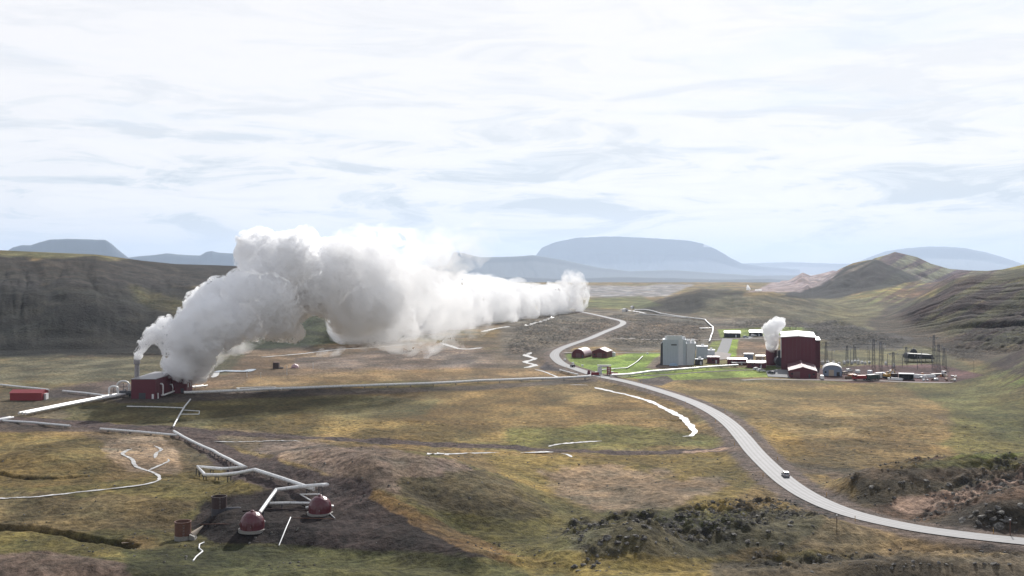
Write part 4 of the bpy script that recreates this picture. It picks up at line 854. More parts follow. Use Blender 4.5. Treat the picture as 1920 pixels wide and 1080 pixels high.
mb.box((1.15, -0.25, 7), (0.06, 0.05, 14)); mb.box((1.15, 0.25, 7), (0.06, 0.05, 14)); mb.build('ladder', 'steel', sk)
# pipe loops and the horizontal vessel left of the station
hv = at(242, 744); vs = empty('horizontal_vessel', hv, 'dark grey horizontal steel vessel lying at the left wall of the maroon station', 'tank')
MB().tube([(-5.4, 0, 1.7), (-5.1, 0, 1.7), (4.6, 0, 1.7), (5.0, 0, 1.7)], [0.6, 1.15, 1.15, 0.6], 18).build('shell', 'dgrey', vs, True)
for q in (-3.2, 0, 3.0): box('saddle', 'concrete', vs, (q, 0, 0.3), (0.5, 2.0, 1.4))
for q in (-1.8, 1.6): MB().lathe((q, 0, 2.7), [(0.35, 0), (0.35, 0.7), (0.5, 0.7), (0.5, 0.85)], 12).build('nozzle', 'steel', vs, True)
for (px, py, w_, h_, lab) in ((213, 745, 3.9, 5.0, 'front upright silver pipe loop left of the maroon station'), (231, 739, 5.2, 6.0, 'rear upright silver pipe loop left of the maroon station')):
    p = at(px, py); lp = empty('pipe_loop', p, lab, 'pipe loop', 'upright expansion loops left of the station', rz=0.15)
    arc = [(-w_ / 2, 0, -0.3), (-w_ / 2, 0, h_ - w_ * 0.35)] + [(-w_ / 2 * math.cos(a), 0, h_ - w_ * 0.35 + w_ * 0.35 * math.sin(a)) for a in np.linspace(0.3, math.pi - 0.3, 7)] + [(w_ / 2, 0, h_ - w_ * 0.35), (w_ / 2, 0, -0.3)]
    MB().tube(arc, 0.42, 12).build('pipe', 'alu', lp, True)
    mb = MB().box((0, 0.5, h_ * 0.42), (0.2, 0.2, h_ * 0.84)).box((0, 0.5, h_ * 0.55), (w_, 0.16, 0.2)); mb.build('frame', 'dgrey', lp)
    for q in (-1, 1): box('footing', 'concrete', lp, (q * w_ / 2, 0, 0.1), (1.1, 1.1, 0.8))
def gable(name, loc, rz, w_, d_, eave, ridge, wall, roof, lab, cat='building', door=None, ridge_along='y', over=0.3, group=None):
    """width across the gable (x), length along the ridge (y)"""
    r = empty(name, loc, lab, cat, group, rz)
    wl = MB().prism([(-w_ / 2, -1.2), (w_ / 2, -1.2), (w_ / 2, eave), (0, ridge), (-w_ / 2, eave)], -d_ / 2, d_ / 2).build('wall', wall, r)
    sl = (ridge - eave) / (w_ / 2); e = over; t_ = 0.18
    MB().prism([(-w_ / 2 - e, eave - e * sl + 0.03), (0, ridge + 0.03), (w_ / 2 + e, eave - e * sl + 0.03), (w_ / 2 + e, eave - e * sl + t_), (0, ridge + t_ + 0.06), (-w_ / 2 - e, eave - e * sl + t_)], -d_ / 2 - e, d_ / 2 + e).build('roof', roof, r)
    return r, wl
p = at(48, 751); p.y += 3.5; sh, wl = gable('equipment_shed', p, R(91), 7.0, 13.8, 3.2, 4.3, 'red', 'red_roof', 'small bright red gabled shed with one white door at the left edge', 'shed')
box('door', 'white', wl, (3.54, 0.4, 1.0), (0.08, 1.1, 2.0)); box('door', 'maroon', wl, (3.54, 4.6, 1.1), (0.08, 2.2, 2.2)); box('vent', 'maroon', wl, (3.54, -5.5, 1.6), (0.08, 0.7, 0.7))
p = at(84, 749); ct = empty('white_container', p, 'white box container standing at the right end of the bright red shed', 'container')
bd = box('body', 'white', ct, (0, 0, 1.35), (2.2, 2.6, 2.5)); box('door', 'steel', bd, (0, -1.33, 1.3), (0.9, 0.05, 2.0)); box('roof', 'lgrey', ct, (0, 0, 2.66), (2.3, 2.7, 0.1))
for q in (-0.9, 0.9): box('skid', 'dgrey', ct, (q, 0, 0.0), (0.2, 2.6, 0.3))

# ---------------------------------------------------------------- wellheads in front
def dome(px, py, rad, lab, feet):
    p = at(px, py); d = empty('wellhead_dome', p, lab, 'dome', 'maroon geodesic wellhead domes')
    bm = bmesh.new(); bmesh.ops.create_icosphere(bm, subdivisions=3, radius=rad)
    bmesh.ops.bisect_plane(bm, geom=bm.verts[:] + bm.edges[:] + bm.faces[:], plane_co=(0, 0, -0.12), plane_no=(0, 0, -1), clear_outer=True)
    for v in bm.verts:
        r = v.co.length
        if r: v.co *= 1 + 0.012 * math.sin(v.co.x * 9) * math.cos(v.co.y * 7)
        v.co.z = v.co.z * 1.03 + 1.15
    me = bpy.data.meshes.new('shell'); bm.to_mesh(me); bm.free(); me.materials.append(M['dome']); o = bpy.data.objects.new('shell', me); COL.objects.link(o); o.parent = d
    MB().lathe((0, 0, -0.6), [(rad * 0.985, 0), (rad * 0.985, 1.7)], 20).build('skirt', 'dome', d)
    MB().lathe((0, 0, -0.5), [(rad * 1.12, 0), (rad * 1.12, 0.62), (rad * 0.9, 0.62)], 32).build('base_ring', 'concrete', d)
    MB().lathe((0, 0, rad * 1.03 + 1.05), [(0.42, 0), (0.42, 0.22), (0.2, 0.34)], 14).build('vent_cap', 'dome', d, True)
    dr = MB().box((0, -rad * 0.99, 0.95), (0.9, 0.16, 1.8)).build('hatch', 'maroon_roof', d); box('handle', 'steel', dr, (0.3, -rad * 0.99 - 0.1, 1.0), (0.08, 0.06, 0.25))
    for a in feet: MB().tube([(rad * 0.93 * math.cos(a), rad * 0.93 * math.sin(a), 1.2), (rad * 1.25 * math.cos(a), rad * 1.25 * math.sin(a), 1.0)], 0.28, 10).build('pipe_stub', 'alu', d, True)
    return d
D1 = dome(473, 992, 2.68, 'front maroon geodesic dome on a round concrete ring', [0.9])
D2 = dome(600, 961, 2.62, 'rear maroon geodesic dome where the zigzag pipeline ends', [3.0, 0.6])
def silencer(px, py, rad, h, mat, base, lab):
    p = at(px, py); s = empty('silencer_tank', p, lab, 'tank')
    MB().lathe((0, 0, -0.6), [(rad * 1.03, 0), (rad * 1.03, 1.75)], 32).build('base', base, s, True)
    MB().lathe((0, 0, 1.15), [(rad, 0), (rad, h - 1.15), (rad * 0.93, h - 1.15), (rad * 0.93, 0.1)], 36, cap=False).build('shell', mat, s, True)
    MB().lathe((0, 0, h - 0.1), [(rad, 0), (rad * 1.05, 0), (rad * 1.05, 0.18), (rad * 0.92, 0.18), (rad * 0.92, 0)], 36, cap=False).build('rim', mat, s, True)
    MB().lathe((0, 0, 1.0), [(rad * 0.9, 0), (rad * 0.9, 0.06)], 24).build('floor', 'dgrey', s)
    mb = MB()
    for k in range(8): mb.box((rad * 1.0 * math.cos(-1.2), rad * 1.0 * math.sin(-1.2) - 0.06, 1.3 + k * 0.33), (0.4, 0.05, 0.04))
    mb.build('rungs', 'steel', s); return s
s1 = silencer(343, 1013, 1.75, 4.1, 'rust', 'concrete', 'rusty brown open silencer tank on a grey concrete base')
MB().prism([(0, -0.4), (1.3, -0.4), (1.1, 1.0), (0, 1.5)], -0.9, 0.9, (1.7, -0.2, 0)).build('outlet_chute', 'concrete', s1)
MB().tube([(1.9, 0.3, 1.0), (3.0, 1.7, 2.0), (3.7, 2.6, 2.6)], [0.75, 0.35, 0.10], 10).build('inlet_cone', 'cream', s1, True)
s2 = silencer(411, 961, 1.72, 3.75, 'drust', 'dgrey', 'black rusted open silencer tank with a long grey side duct')
MB().tube([(1.6, -0.3, 0.75), (5.0, -0.3, 0.75), (5.2, -0.3, 0.75), (8.2, -0.3, 0.6)], [0.62, 0.62, 0.34, 0.34], 14).build('side_duct', 'dgrey', s2, True)
for q in (3.0, 4.9): box('support', 'concrete', s2, (q, -0.3, 0.0), (0.4, 1.4, 0.7))
# wooden footbridge scrap by the ditch
p = at(238, 1020); fb = empty('plank_footbridge', p, 'tiny grey plank footbridge at the end of the dark ditch', 'footbridge', rz=0.3)
for q in (-0.25, 0.0, 0.25): box('plank', 'timber', fb, (0, q, 0.25), (2.2, 0.2, 0.06))
for q in (-0.9, 0.9): box('beam', 'timber', fb, (q, 0, 0.12), (0.12, 0.8, 0.16))

# ---------------------------------------------------------------- the far well site left of centre
p = at(518, 691); k = empty('silencer_box', p, 'small dark square silencer box on the brown plain below the steam', 'tank')
box('shell', 'drust', k, (0, 0, 1.7), (3.3, 3.0, 3.6)); box('rim', 'rust', k, (0, 0, 3.55), (3.5, 3.2, 0.18)); box('base', 'dgrey', k, (2.6, 0, 0.3), (3.0, 1.6, 0.9))
def small_dome(px, py, r, lab, mat='maroon_roof'):
    p = at(px, py); d = empty('wellhead_dome', p, lab, 'dome')
    MB().lathe((0, 0, -0.4), [(r, 0), (r, 0.9), (r * 0.95, 1.4), (r * 0.78, 2.0), (r * 0.5, 2.5), (r * 0.18, 2.75), (0.02, 2.78)], 16).build('shell', mat, d)
    MB().lathe((0, 0, -0.4), [(r * 1.15, 0), (r * 1.15, 0.5)], 16).build('base_ring', 'concrete', d); return d
small_dome(553, 690, 2.2, 'small pale topped well dome far off on the brown plain', 'pink_roof')
small_dome(1104, 702, 0.9, 'tiny dark well cover beside the left foot of the road arch', 'maroon')
for i, (px, py, h_) in enumerate(((538, 703, 5.2), (587, 692, 3.8), (463, 707, 2.5), (489, 709, 3.2))):
    p = at(px, py); q = empty('marker_post', p, ['tall thin pale post left of the small far dome', 'pale post right of the small far dome', 'short pale post right of the blue pond', 'pale post between the pond and the dark box'][i], 'post', 'thin posts at the far well site')
    MB().lathe((0, 0, -0.3), [(0.14, 0), (0.11, h_)], 8).build('pole', 'lgrey', q); box('head', 'white', q, (0, 0, h_ - 0.3), (0.5, 0.12, 0.35))

# ---------------------------------------------------------------- red barns and the road arch
p = at(1084, 671); b1 = empty('arched_barn', p, 'maroon barn with a rounded arch roof, left of the two barns', 'barn', rz=R(-22)); W = 8.6
def arc_prof(w_, h_, e0=0.0, n=12): return [(-w_ / 2 * math.cos(a), e0 + h_ * math.sin(a)) for a in np.linspace(0, math.pi, n)]
ap = arc_prof(W, 4.4, 1.2); wl = MB().prism([(-W / 2, -1)] + ap + [(W / 2, -1)], 0, 15.0).build('wall', 'maroon', b1)
ap2 = arc_prof(W + 0.5, 4.65, 1.15); ap1 = arc_prof(W + 0.1, 4.45, 1.15)
MB().prism(ap2 + ap1[::-1], -0.3, 15.3).build('roof', 'pink_roof', b1)
box('door', 'maroon_roof', wl, (0, -0.06, 1.4), (3.0, 0.1, 3.0)); box('door', 'dgrey', wl, (3.0, -0.06, 0.9), (0.9, 0.1, 2.0))
p = at(1124, 671); p.y += 6.5; p.x += 2.2; b2, wl = gable('gabled_barn', p, R(-20), 9.8, 13.0, 4.0, 5.9, 'maroon', 'pink_roof', 'maroon barn with a pale pink gabled roof, right of the two barns', 'barn')
box('door', 'maroon_roof', wl, (0, -6.55, 1.6), (3.2, 0.1, 3.2)); box('window', 'glass', wl, (-3.2, -6.55, 2.0), (1.0, 0.1, 0.8)); box('window', 'glass', wl, (3.2, -6.55, 2.0), (1.0, 0.1, 0.8))
p = at(1149, 668); c_ = empty('storage_tank', p, 'small pale round tank behind the pink roofed barn', 'tank')
MB().lathe((0, 0, -0.3), [(1.7, 0), (1.7, 2.6), (1.2, 3.1), (0.1, 3.3)], 18).build('shell', 'lgrey', c_, True); MB().lathe((0, 0, -0.4), [(2.0, 0), (2.0, 0.5)], 18).build('base', 'concrete', c_); MB().lathe((0, 0, 2.95), [(0.25, 0), (0.25, 0.4)], 8).build('cap', 'steel', c_)
AY = 582.0; ax0, ax1 = X_at(1124.5, AY), X_at(1141.5, AY); ag = gz((ax0 + ax1) / 2, AY)
ar = empty('pipe_arch', ((ax0 + ax1) / 2, AY, ag), 'square pipe arch over the road with one grey and one red leg', 'pipe arch'); hx = (ax1 - ax0) / 2; top = Z_at(685.5, AY) - ag
MB().tube([(-hx - 2.5, 0.0, 1.3), (-hx, 0, 1.3), (-hx, 0, top - 0.9), (-hx + 0.9, 0, top - 0.4), (hx - 0.9, 0, top - 0.4), (hx, 0, top - 0.9), (hx, 0, 1.3), (hx + 2.5, 0, 1.3)], 0.5, 12).build('pipe', 'alu', ar, True)
for sgn, mt, lb in ((-1, 'lgrey', 'grey leg'), (1, 'red', 'red leg')):
    o = MB()
    for dx in (-0.9, 0.9):
        for dy in (-0.8, 0.8): o.box((sgn * hx + dx * 0.9, dy, top / 2 - 0.5), (0.42, 0.42, top))
    for zz in np.linspace(0.6, top - 0.8, 4): o.box((sgn * hx, -0.8, zz), (1.9, 0.2, 0.28)).box((sgn * hx, 0.8, zz), (1.9, 0.2, 0.28))
    o.build('leg', mt, ar, label=lb)
MB().box((0, 0, top + 0.15), (hx * 2 + 2.6, 1.6, 0.4)).build('top_beam', 'pale_roof', ar)
for sgn in (-1, 1): box('barrier', 'red', ar, (sgn * (hx + 2.6), -1.4, 0.8), (4.2, 0.3, 1.5)); box('footing', 'concrete', ar, (sgn * hx, 0, -0.2), (2.8, 2.4, 0.7))

# ---------------------------------------------------------------- main power station
HX0, HX1, HY0, HY1 = X_at(1466, 620), X_at(1528, 620), 620.0, 668.0; hg = gz((HX0 + HX1) / 2, HY0)
hl = empty('turbine_hall', ((HX0 + HX1) / 2, HY0, 0), 'tall windowless maroon hall with a bright flat pale roof', 'building', rz=R(-13.5)); W = HX1 - HX0; e_ = Z_at(633.5, 620); r_ = Z_at(631, 620)
wl = MB().prism([(-W / 2, hg - 1), (W / 2, hg - 1), (W / 2, e_), (0, r_), (-W / 2, e_)], 0, HY1 - HY0).build('wall', 'maroon', hl)
MB().prism([(-W / 2 - .4, e_ + .05), (0, r_ + .05), (W / 2 + .4, e_ + .05), (W / 2 + .4, e_ + .5), (0, r_ + .55), (-W / 2 - .4, e_ + .5)], -0.4, HY1 - HY0 + .4).build('roof', 'pale_roof', hl)
MB().box((0, 24, r_ + 0.7), (0.5, 47, 0.3)).build('ridge_cap', 'lgrey', hl)
mb = MB()
for k in range(1, 9): mb.box((-W / 2 + k * W / 9, -0.03, (hg + e_) / 2), (0.10, 0.06, e_ - hg - 0.5))
mb.build('cladding_rib', 'maroon_roof', wl)
box('white_downpipe', 'white', hl, (-W / 2 - 0.25, 0.2, (hg + e_) / 2 + 3), (0.4, 0.4, e_ - hg - 8))
box('side_wing', 'pale_roof', hl, (W / 2 + 1.9, 30, e_ - 2.2), (3.0, 30, 0.4)); box('side_wing_wall', 'maroon', hl, (W / 2 + 1.8, 30, (hg + e_ - 3) / 2), (2.6, 29.6, e_ - 3 - hg))
ew = X_at(1532, 578) - X_at(1480, 578); eg = gz((X_at(1480, 578) + X_at(1532, 578)) / 2, 578)
ex, wl = gable('gabled_annexe', ((X_at(1480, 578) + X_at(1532, 578)) / 2 + 4.6, 598.5, eg), R(-13), ew - 0.4, 40.0, Z_at(696, 578) - eg, Z_at(689, 578) - eg, 'maroon', 'maroon_roof', 'low maroon gabled annexe in front of the tall hall', 'building')
MB().box((0, 0, Z_at(689, 578) - eg + 0.28), (0.6, 40.7, 0.14)).build('ridge_cap', 'pink_roof', ex)
box('door', 'maroon_roof', wl, (-3.2, -20.04, 1.6), (3.6, 0.08, 3.2)); box('door', 'dgrey', wl, (3.4, -20.04, 1.05), (1.0, 0.08, 2.1))
for q in (-1, 1): box('window', 'glass', wl, (q * 5.6, -20.04, 2.0), (1.2, 0.08, 0.8))
tx = X_at(1446.5, 650); tg = gz(tx, 650); tk = empty('round_steam_tank', (tx, 650, tg), 'round maroon tank puffing steam at the left side of the tall hall', 'tank'); tr = 10.5 / F * 650
th = Z_at(654, 650) - tg
MB().lathe((0, 0, -0.5), [(tr, 0), (tr, th), (tr * 0.92, th), (tr * 0.92, th - 1.5)], 32, cap=False).build('shell', 'maroon', tk, True); MB().lathe((0, 0, th - 1.6), [(tr * 0.94, 0), (tr * 0.94, 0.1)], 24).build('deck', 'dgrey', tk)
MB().lathe((0, 0, -0.7), [(tr * 1.1, 0), (tr * 1.1, 1.1)], 32).build('base', 'concrete', tk); MB().tube([(tr * 0.9, -1, 0.5), (tr * 0.9, -1.6, th + 0.6)], 0.3, 8).build('white_riser', 'white', tk, True)
gx = X_at(1461, 640); gg = gz(gx, 640); dct = empty('exhaust_duct', (gx, 640, gg), 'big black round duct between the steam tank and the tall hall', 'duct')
MB().tube([(0, -2.4, 3.6), (0, 2.6, 3.6)], 2.6, 24).build('drum', 'dgrey', dct, True); MB().lathe((0, 0, 5.5), [(0.9, 0), (0.9, 3.6), (0.6, 4.4)], 16).build('stub', 'dgrey', dct, True)
for q in (-1.4, 1.4): box('saddle', 'concrete', dct, (0, q, 0.6), (3.2, 0.6, 1.6))
def flat_house(px0, px1, pyb, pyt, dep, wall, roof, lab, name='plant_shed', ridge=0.5, wins=0, wallname='window'):
    D = at((px0 + px1) / 2, pyb).y; x0, x1 = X_at(px0, D), X_at(px1, D); g_ = gz((x0 + x1) / 2, D); h_ = Z_at(pyt, D) - g_
    r = empty(name, ((x0 + x1) / 2, D, g_), lab, 'building', rz=-math.atan2((x0 + x1) / 2, D) + 0.06); w_ = x1 - x0
    wl = box('wall', wall, r, (0, dep / 2, h_ / 2 - 0.5), (w_, dep, h_ + 1))
    MB().prism([(-0.3, h_ + 0.02), (dep / 2, h_ + ridge), (dep + 0.3, h_ + 0.02), (dep + 0.3, h_ + 0.2), (dep / 2, h_ + ridge + 0.2), (-0.3, h_ + 0.2)], -w_ / 2 - 0.3, w_ / 2 + 0.3, (0, 0, 0), 0).v
    mb = MB(); pr = [(-0.3, h_ + 0.02), (dep / 2, h_ + ridge), (dep + 0.3, h_ + 0.02), (dep + 0.3, h_ + 0.2), (dep / 2, h_ + ridge + 0.2), (-0.3, h_ + 0.2)]; n = 6
    vs = [(x, y, z) for x in (-w_ / 2 - 0.3, w_ / 2 + 0.3) for (y, z) in pr]
    mb.add(vs, [(5, 4, 3, 2, 1, 0), (6, 7, 8, 9, 10, 11)] + [(i, (i + 1) % n, (i + 1) % n + n, i + n) for i in range(n)]); mb.build('roof', roof, r)
    box('door', 'lgrey', wl, (w_ * 0.22, -0.04, 1.0), (1.0, 0.08, 2.0))
    for k in range(wins): box('window', 'glass', wl, (-w_ / 2 + (k + 0.7) * w_ / (wins + 0.6), -0.04, h_ * 0.55), (1.1, 0.08, 0.9))
    return r
flat_house(1402, 1436, 690, 680.5, 9, 'maroon', 'pale_roof', 'low maroon shed with pale roof, nearest to the steam tank', ridge=0.9, wins=2)
flat_house(1365, 1400, 684, 674, 8, 'maroon', 'pale_roof', 'long low maroon shed in the middle of the three low sheds', ridge=0.6, wins=3)
flat_house(1327, 1349, 681.5, 670, 7, 'maroon', 'pink_roof', 'square low maroon shed beside the grey cooling towers', ridge=0.5, wins=1)
flat_house(1359, 1388, 632.5, 624.5, 11, 'black', 'pale_roof', 'left black house with white roof on the far lawn', ridge=1.3, wins=4, name='staff_house')
flat_house(1406, 1430, 630.5, 623.5, 11, 'black', 'pale_roof', 'right black house with white roof on the far lawn', ridge=1.6, wins=3, name='staff_house')
flat_house(1396, 1412, 678, 664, 5, 'bluegrey', 'white', 'small blue grey tower block with white top behind the low sheds', ridge=0.3, name='control_tower')
flat_house(1418, 1434, 676, 668, 6, 'cream', 'pale_roof', 'small cream hut left of the round steam tank', ridge=0.4, name='cream_hut')
# rounded pale hall
D = at(1560, 705).y; x0, x1 = X_at(1544, D), X_at(1578, D); g_ = gz((x0 + x1) / 2, D)
rh = empty('rounded_hall', ((x0 + x1) / 2, D, g_), 'pale hall with a white rounded roof and blue grey front right of the gabled annexe', 'building', rz=R(-15)); w_ = x1 - x0
wl = MB().prism([(-w_ / 2, -1), (w_ / 2, -1)] + [(a[0], a[1]) for a in arc_prof(w_, 2.7, 3.1, 10)][::-1], 0, 12).build('wall', 'bluegrey', rh)
MB().prism(arc_prof(w_ + 0.6, 2.95, 3.1, 12) + arc_prof(w_ + 0.05, 2.72, 3.08, 12)[::-1], -0.4, 12.4).build('roof', 'white', rh)
box('door', 'cream', wl, (-0.6, -0.05, 1.6), (2.6, 0.1, 3.2)); box('door', 'glass', wl, (2.9, -0.05, 1.1), (1.6, 0.1, 2.2)); box('window', 'glass', wl, (-3.6, -0.05, 2.0), (1.0, 0.1, 0.9))

# cooling towers: one row of tall clad cells with fans on the deck
cx0, cx1, CD = X_at(1243, 655), X_at(1286, 655), 655.0; cg = gz((cx0 + cx1) / 2, CD); H_ = Z_at(637, 655) - cg; W = cx1 - cx0
ctw = empty('cooling_tower', ((cx0 + cx1) / 2, CD, cg), 'tall flat fronted grey blue cooling tower with ribbed cladding', 'cooling tower', rz=R(-8))
wl = MB().box((0, 7, H_ / 2 - 0.5), (W, 14, H_ + 1), 0, 1.0).build('wall', 'grey', ctw)
MB().prism([(0, -0.5), (-1.6, -0.5), (-1.2, H_ * 0.82), (0, H_ * 0.9)], 0, 13.6, (-W / 2, 0.2, 0)).build('side_louvre', 'dgrey', ctw)
mb = MB()
for k in range(15): mb.box((-W / 2 + 0.4 + k * (W - 0.8) / 14, -0.05, H_ / 2), (0.1, 0.10, H_ - 0.4))
mb.build('cladding_rib', 'lgrey', wl); box('panel', 'lgrey', wl, (W * 0.27, -0.12, H_ / 2 + 0.4), (W * 0.2, 0.24, H_ + 0.8)); box('panel', 'lgrey', wl, (0, 0.5, H_ + 1.2), (W * 0.66, 0.7, 2.4))
box('opening', 'dgrey', wl, (-W * 0.02, -0.16, H_ * 0.80), (W * 0.24, 0.12, 0.7))
for (a_, b_) in ((-4.2, 4), (-4.4, 10), (1.2, 10.5), (5.3, 4), (5.0, 10)): MB().lathe((a_, b_, H_ + 0.0), [(1.35, 0), (1.15, 0.7), (1.3, 1.5), (1.15, 1.5), (1.0, 0.3)], 18, cap=False).build('fan_stack', 'white', ctw, True)
fx = X_at(1294, 655); ct2 = empty('cooling_tower', (fx, CD, cg), 'leaning grey louvred cooling tower block with white fan rims right of the flat fronted one', 'cooling tower')
H2 = H_ - 2.2; mb = MB().add([(-2.2, 0, -1), (1.9, 0.6, -1), (4.4, 18, -1), (-2.2, 18, -1), (-2.2, 0, H2), (3.4, 0.6, H2), (6.0, 18, H2), (-2.2, 18, H2)], [(3, 2, 1, 0), (4, 5, 6, 7), (0, 1, 5, 4), (1, 2, 6, 5), (2, 3, 7, 6), (3, 0, 4, 7)]); wl = mb.build('wall', 'lgrey', ct2)
mb = MB()
for k in range(12): mb.add([(2.0 + k * 0.21, 1.2 + k * 1.45, -0.4), (2.3 + k * 0.21, 1.7 + k * 1.45, -0.4), (3.85 + k * 0.21, 1.7 + k * 1.45, H2 - 0.4), (3.55 + k * 0.21, 1.2 + k * 1.45, H2 - 0.4), (2.2 + k * 0.21, 1.2 + k * 1.45, -0.4), (2.5 + k * 0.21, 1.7 + k * 1.45, -0.4), (4.05 + k * 0.21, 1.7 + k * 1.45, H2 - 0.4), (3.75 + k * 0.21, 1.2 + k * 1.45, H2 - 0.4)], [(3, 2, 1, 0), (4, 5, 6, 7), (0, 1, 5, 4), (1, 2, 6, 5), (2, 3, 7, 6), (3, 0, 4, 7)])
mb.build('louvre', 'grey', wl)
for (a_, b_) in ((-0.4, 2.5), (2.2, 3.2), (0.0, 7), (2.9, 7.6), (0.6, 11.6), (3.6, 12), (1.2, 16), (4.2, 16.4)): MB().lathe((a_, b_, H2), [(1.2, 0), (1.0, 0.7), (1.18, 1.6), (1.05, 1.6), (0.9, 0.3)], 18, cap=False).build('fan_stack', 'white', ct2, True)
p = at(1263, 686); tp = empty('covered_stack', p, 'pale blue covered stack of goods at the foot of the cooling tower', 'covered goods')
MB().prism([(-2.5, -0.2), (2.5, -0.2), (2.1, 1.1), (0.6, 1.6), (-1.9, 1.3)], -1.2, 1.2).build('cover', 'bluecover', tp)
for q in (-1.6, 0, 1.6): box('pallet', 'timber', tp, (q, -1.1, 0.0), (1.0, 0.5, 0.25))
for (a, b_, c_, d_, dd, mt, lab) in ((1307, 1327, 672, 650, 10, 'grey', 'mid height grey filter house right of the cooling towers'), (1325, 1340, 667, 657, 8, 'lgrey', 'low light grey filter house behind the square maroon shed'), (1304, 1318, 684, 674, 5, 'dgrey', 'dark pump house between cooling towers and square maroon shed')):
    r = flat_house(a, b_, c_, d_, dd, mt, 'lgrey', lab, name='filter_house', ridge=0.2)
    box('rooftop_unit', 'white', r, (0.5, dd / 2, Z_at(d_, r.location.y) - r.location.z + 0.8), (1.6, 1.6, 0.9))

# ---------------------------------------------------------------- switchyard
def mast(px, pyb, pyt, lab, wid=1.6):
    p = at(px, pyb); h_ = Z_at(pyt, p.y) - p.z; r = empty('lattice_mast', p, lab, 'mast', 'lattice masts of the switchyard')
    lg = MB(); br = MB(); n = 6
    for sx in (-1, 1):
        for sy in (-1, 1): MB().tube([(sx * wid / 2, sy * wid / 2, -0.4), (sx * wid * 0.24, sy * wid * 0.24, h_)], 0.08, 4).build('leg', 'steelgrey', r)
    for k in range(n):
        z0, z1 = h_ * k / n, h_ * (k + 1) / n; w0 = wid / 2 * (1 - 0.52 * k / n); w1 = wid / 2 * (1 - 0.52 * (k + 1) / n)
        for sy in (-1, 1):
            br.tube([(-w0, sy * w0, z0), (w1, sy * w1, z1)], 0.045, 4).tube([(w0, sy * w0, z0), (-w1, sy * w1, z1)], 0.045, 4)
            br.tube([(sy * w0, -w0, z0), (sy * w1, w1, z1)], 0.045, 4)
    br.build('bracing', 'steelgrey', r); arm = MB().tube([(-2.6, 0, h_ * 0.93), (2.6, 0, h_ * 0.93)], 0.12, 5).build('crossarm', 'steelgrey', r)
    for q in (-2.3, 0, 2.3): MB().lathe((q, 0, h_ * 0.93 - 1.1), [(0.07, 0), (0.16, 0.3), (0.09, 0.6), (0.16, 0.8), (0.07, 1.05)], 8).build('insulator', 'lgrey', arm)
    return r
for px, pyb, pyt, lab in ((1638, 690, 634, 'left mast of the tall close pair standing in the middle of the switchyard'), (1651, 688, 640, 'right mast of the tall close pair standing in the middle of the switchyard'), (1751, 690, 628, 'tallest lattice mast at the right end of the switchyard'), (1760, 694, 645, 'lattice mast just right of the tallest one'), (1549, 684, 640, 'lone lattice mast right of the tall maroon hall'), (1588, 682, 648, 'lattice mast behind the rounded pale hall'), (1603, 676, 650, 'short lattice mast right of the rounded hall'), (1675, 690, 660, 'short lattice mast in front of the dark shelter, left end'), (1699, 680, 650, 'short lattice mast touching the left end of the dark shelter'), (1770, 686, 652, 'last lattice mast at the far right of the switchyard')): mast(px, pyb, pyt, lab)
def gantry(px0, px1, pyb, pyt, lab):
    p = at((px0 + px1) / 2, pyb); D = p.y; h_ = Z_at(pyt, D) - p.z; hw_ = (px1 - px0) / 2 / F * D; r = empty('switchyard_gantry', p, lab, 'gantry', 'post and beam gantries of the switchyard')
    for q in np.linspace(-hw_, hw_, max(2, int(hw_ / 4) + 1)):
        MB().tube([(q, 0, -0.5), (q, 0, h_)], 0.13, 6).build('post', 'steelgrey', r)
    bm_ = MB().tube([(-hw_, -0.3, h_), (hw_, -0.3, h_)], 0.09, 4).tube([(-hw_, 0.3, h_), (hw_, 0.3, h_)], 0.09, 4); k_ = int(hw_)
    for k in range(k_): bm_.tube([(-hw_ + 2 * hw_ * k / k_, -0.3, h_), (-hw_ + 2 * hw_ * (k + 1) / k_, 0.3, h_)], 0.05, 4)
    b_ = bm_.build('beam', 'steelgrey', r)
    for q in np.linspace(-hw_ + 1.5, hw_ - 1.5, max(3, int(hw_ / 3))): MB().lathe((q, 0, h_ - 1.3), [(0.06, 0), (0.15, 0.3), (0.08, 0.6), (0.15, 0.9), (0.06, 1.25)], 8).build('insulator', 'lgrey', b_)
for a in ((1560, 1630, 684, 656, 'left low switchyard gantry behind the rounded hall'), (1600, 1655, 676, 646, 'gantry behind the tall mast pair, reaching left'), (1656, 1700, 676, 652, 'gantry just right of the tall mast pair'), (1664, 1720, 686, 664, 'nearest low gantry between the mast pair and dark shelter'), (1700, 1756, 684, 658, 'gantry reaching the tallest right hand mast'), (1720, 1775, 692, 668, 'front gantry at the right end of the switchyard')): gantry(*a)
eqs = [(1583, 683, 2.2, 1.6), (1590, 680, 1.8, 1.4), (1597, 683, 2.4, 1.5), (1603, 680, 1.7, 1.2), (1609, 683, 2.8, 1.3), (1616, 682, 1.8, 1.5), (1622, 683, 1.6, 1.2), (1630, 682, 1.5, 1.1), (1542, 684, 2.6, 2.0), (1552, 682, 1.9, 1.8), (1562, 682, 1.9, 1.6), (1573, 684, 1.6, 1.4), (1661, 684, 2.0, 1.0), (1676, 688, 1.7, 1.0)]
tr0 = None
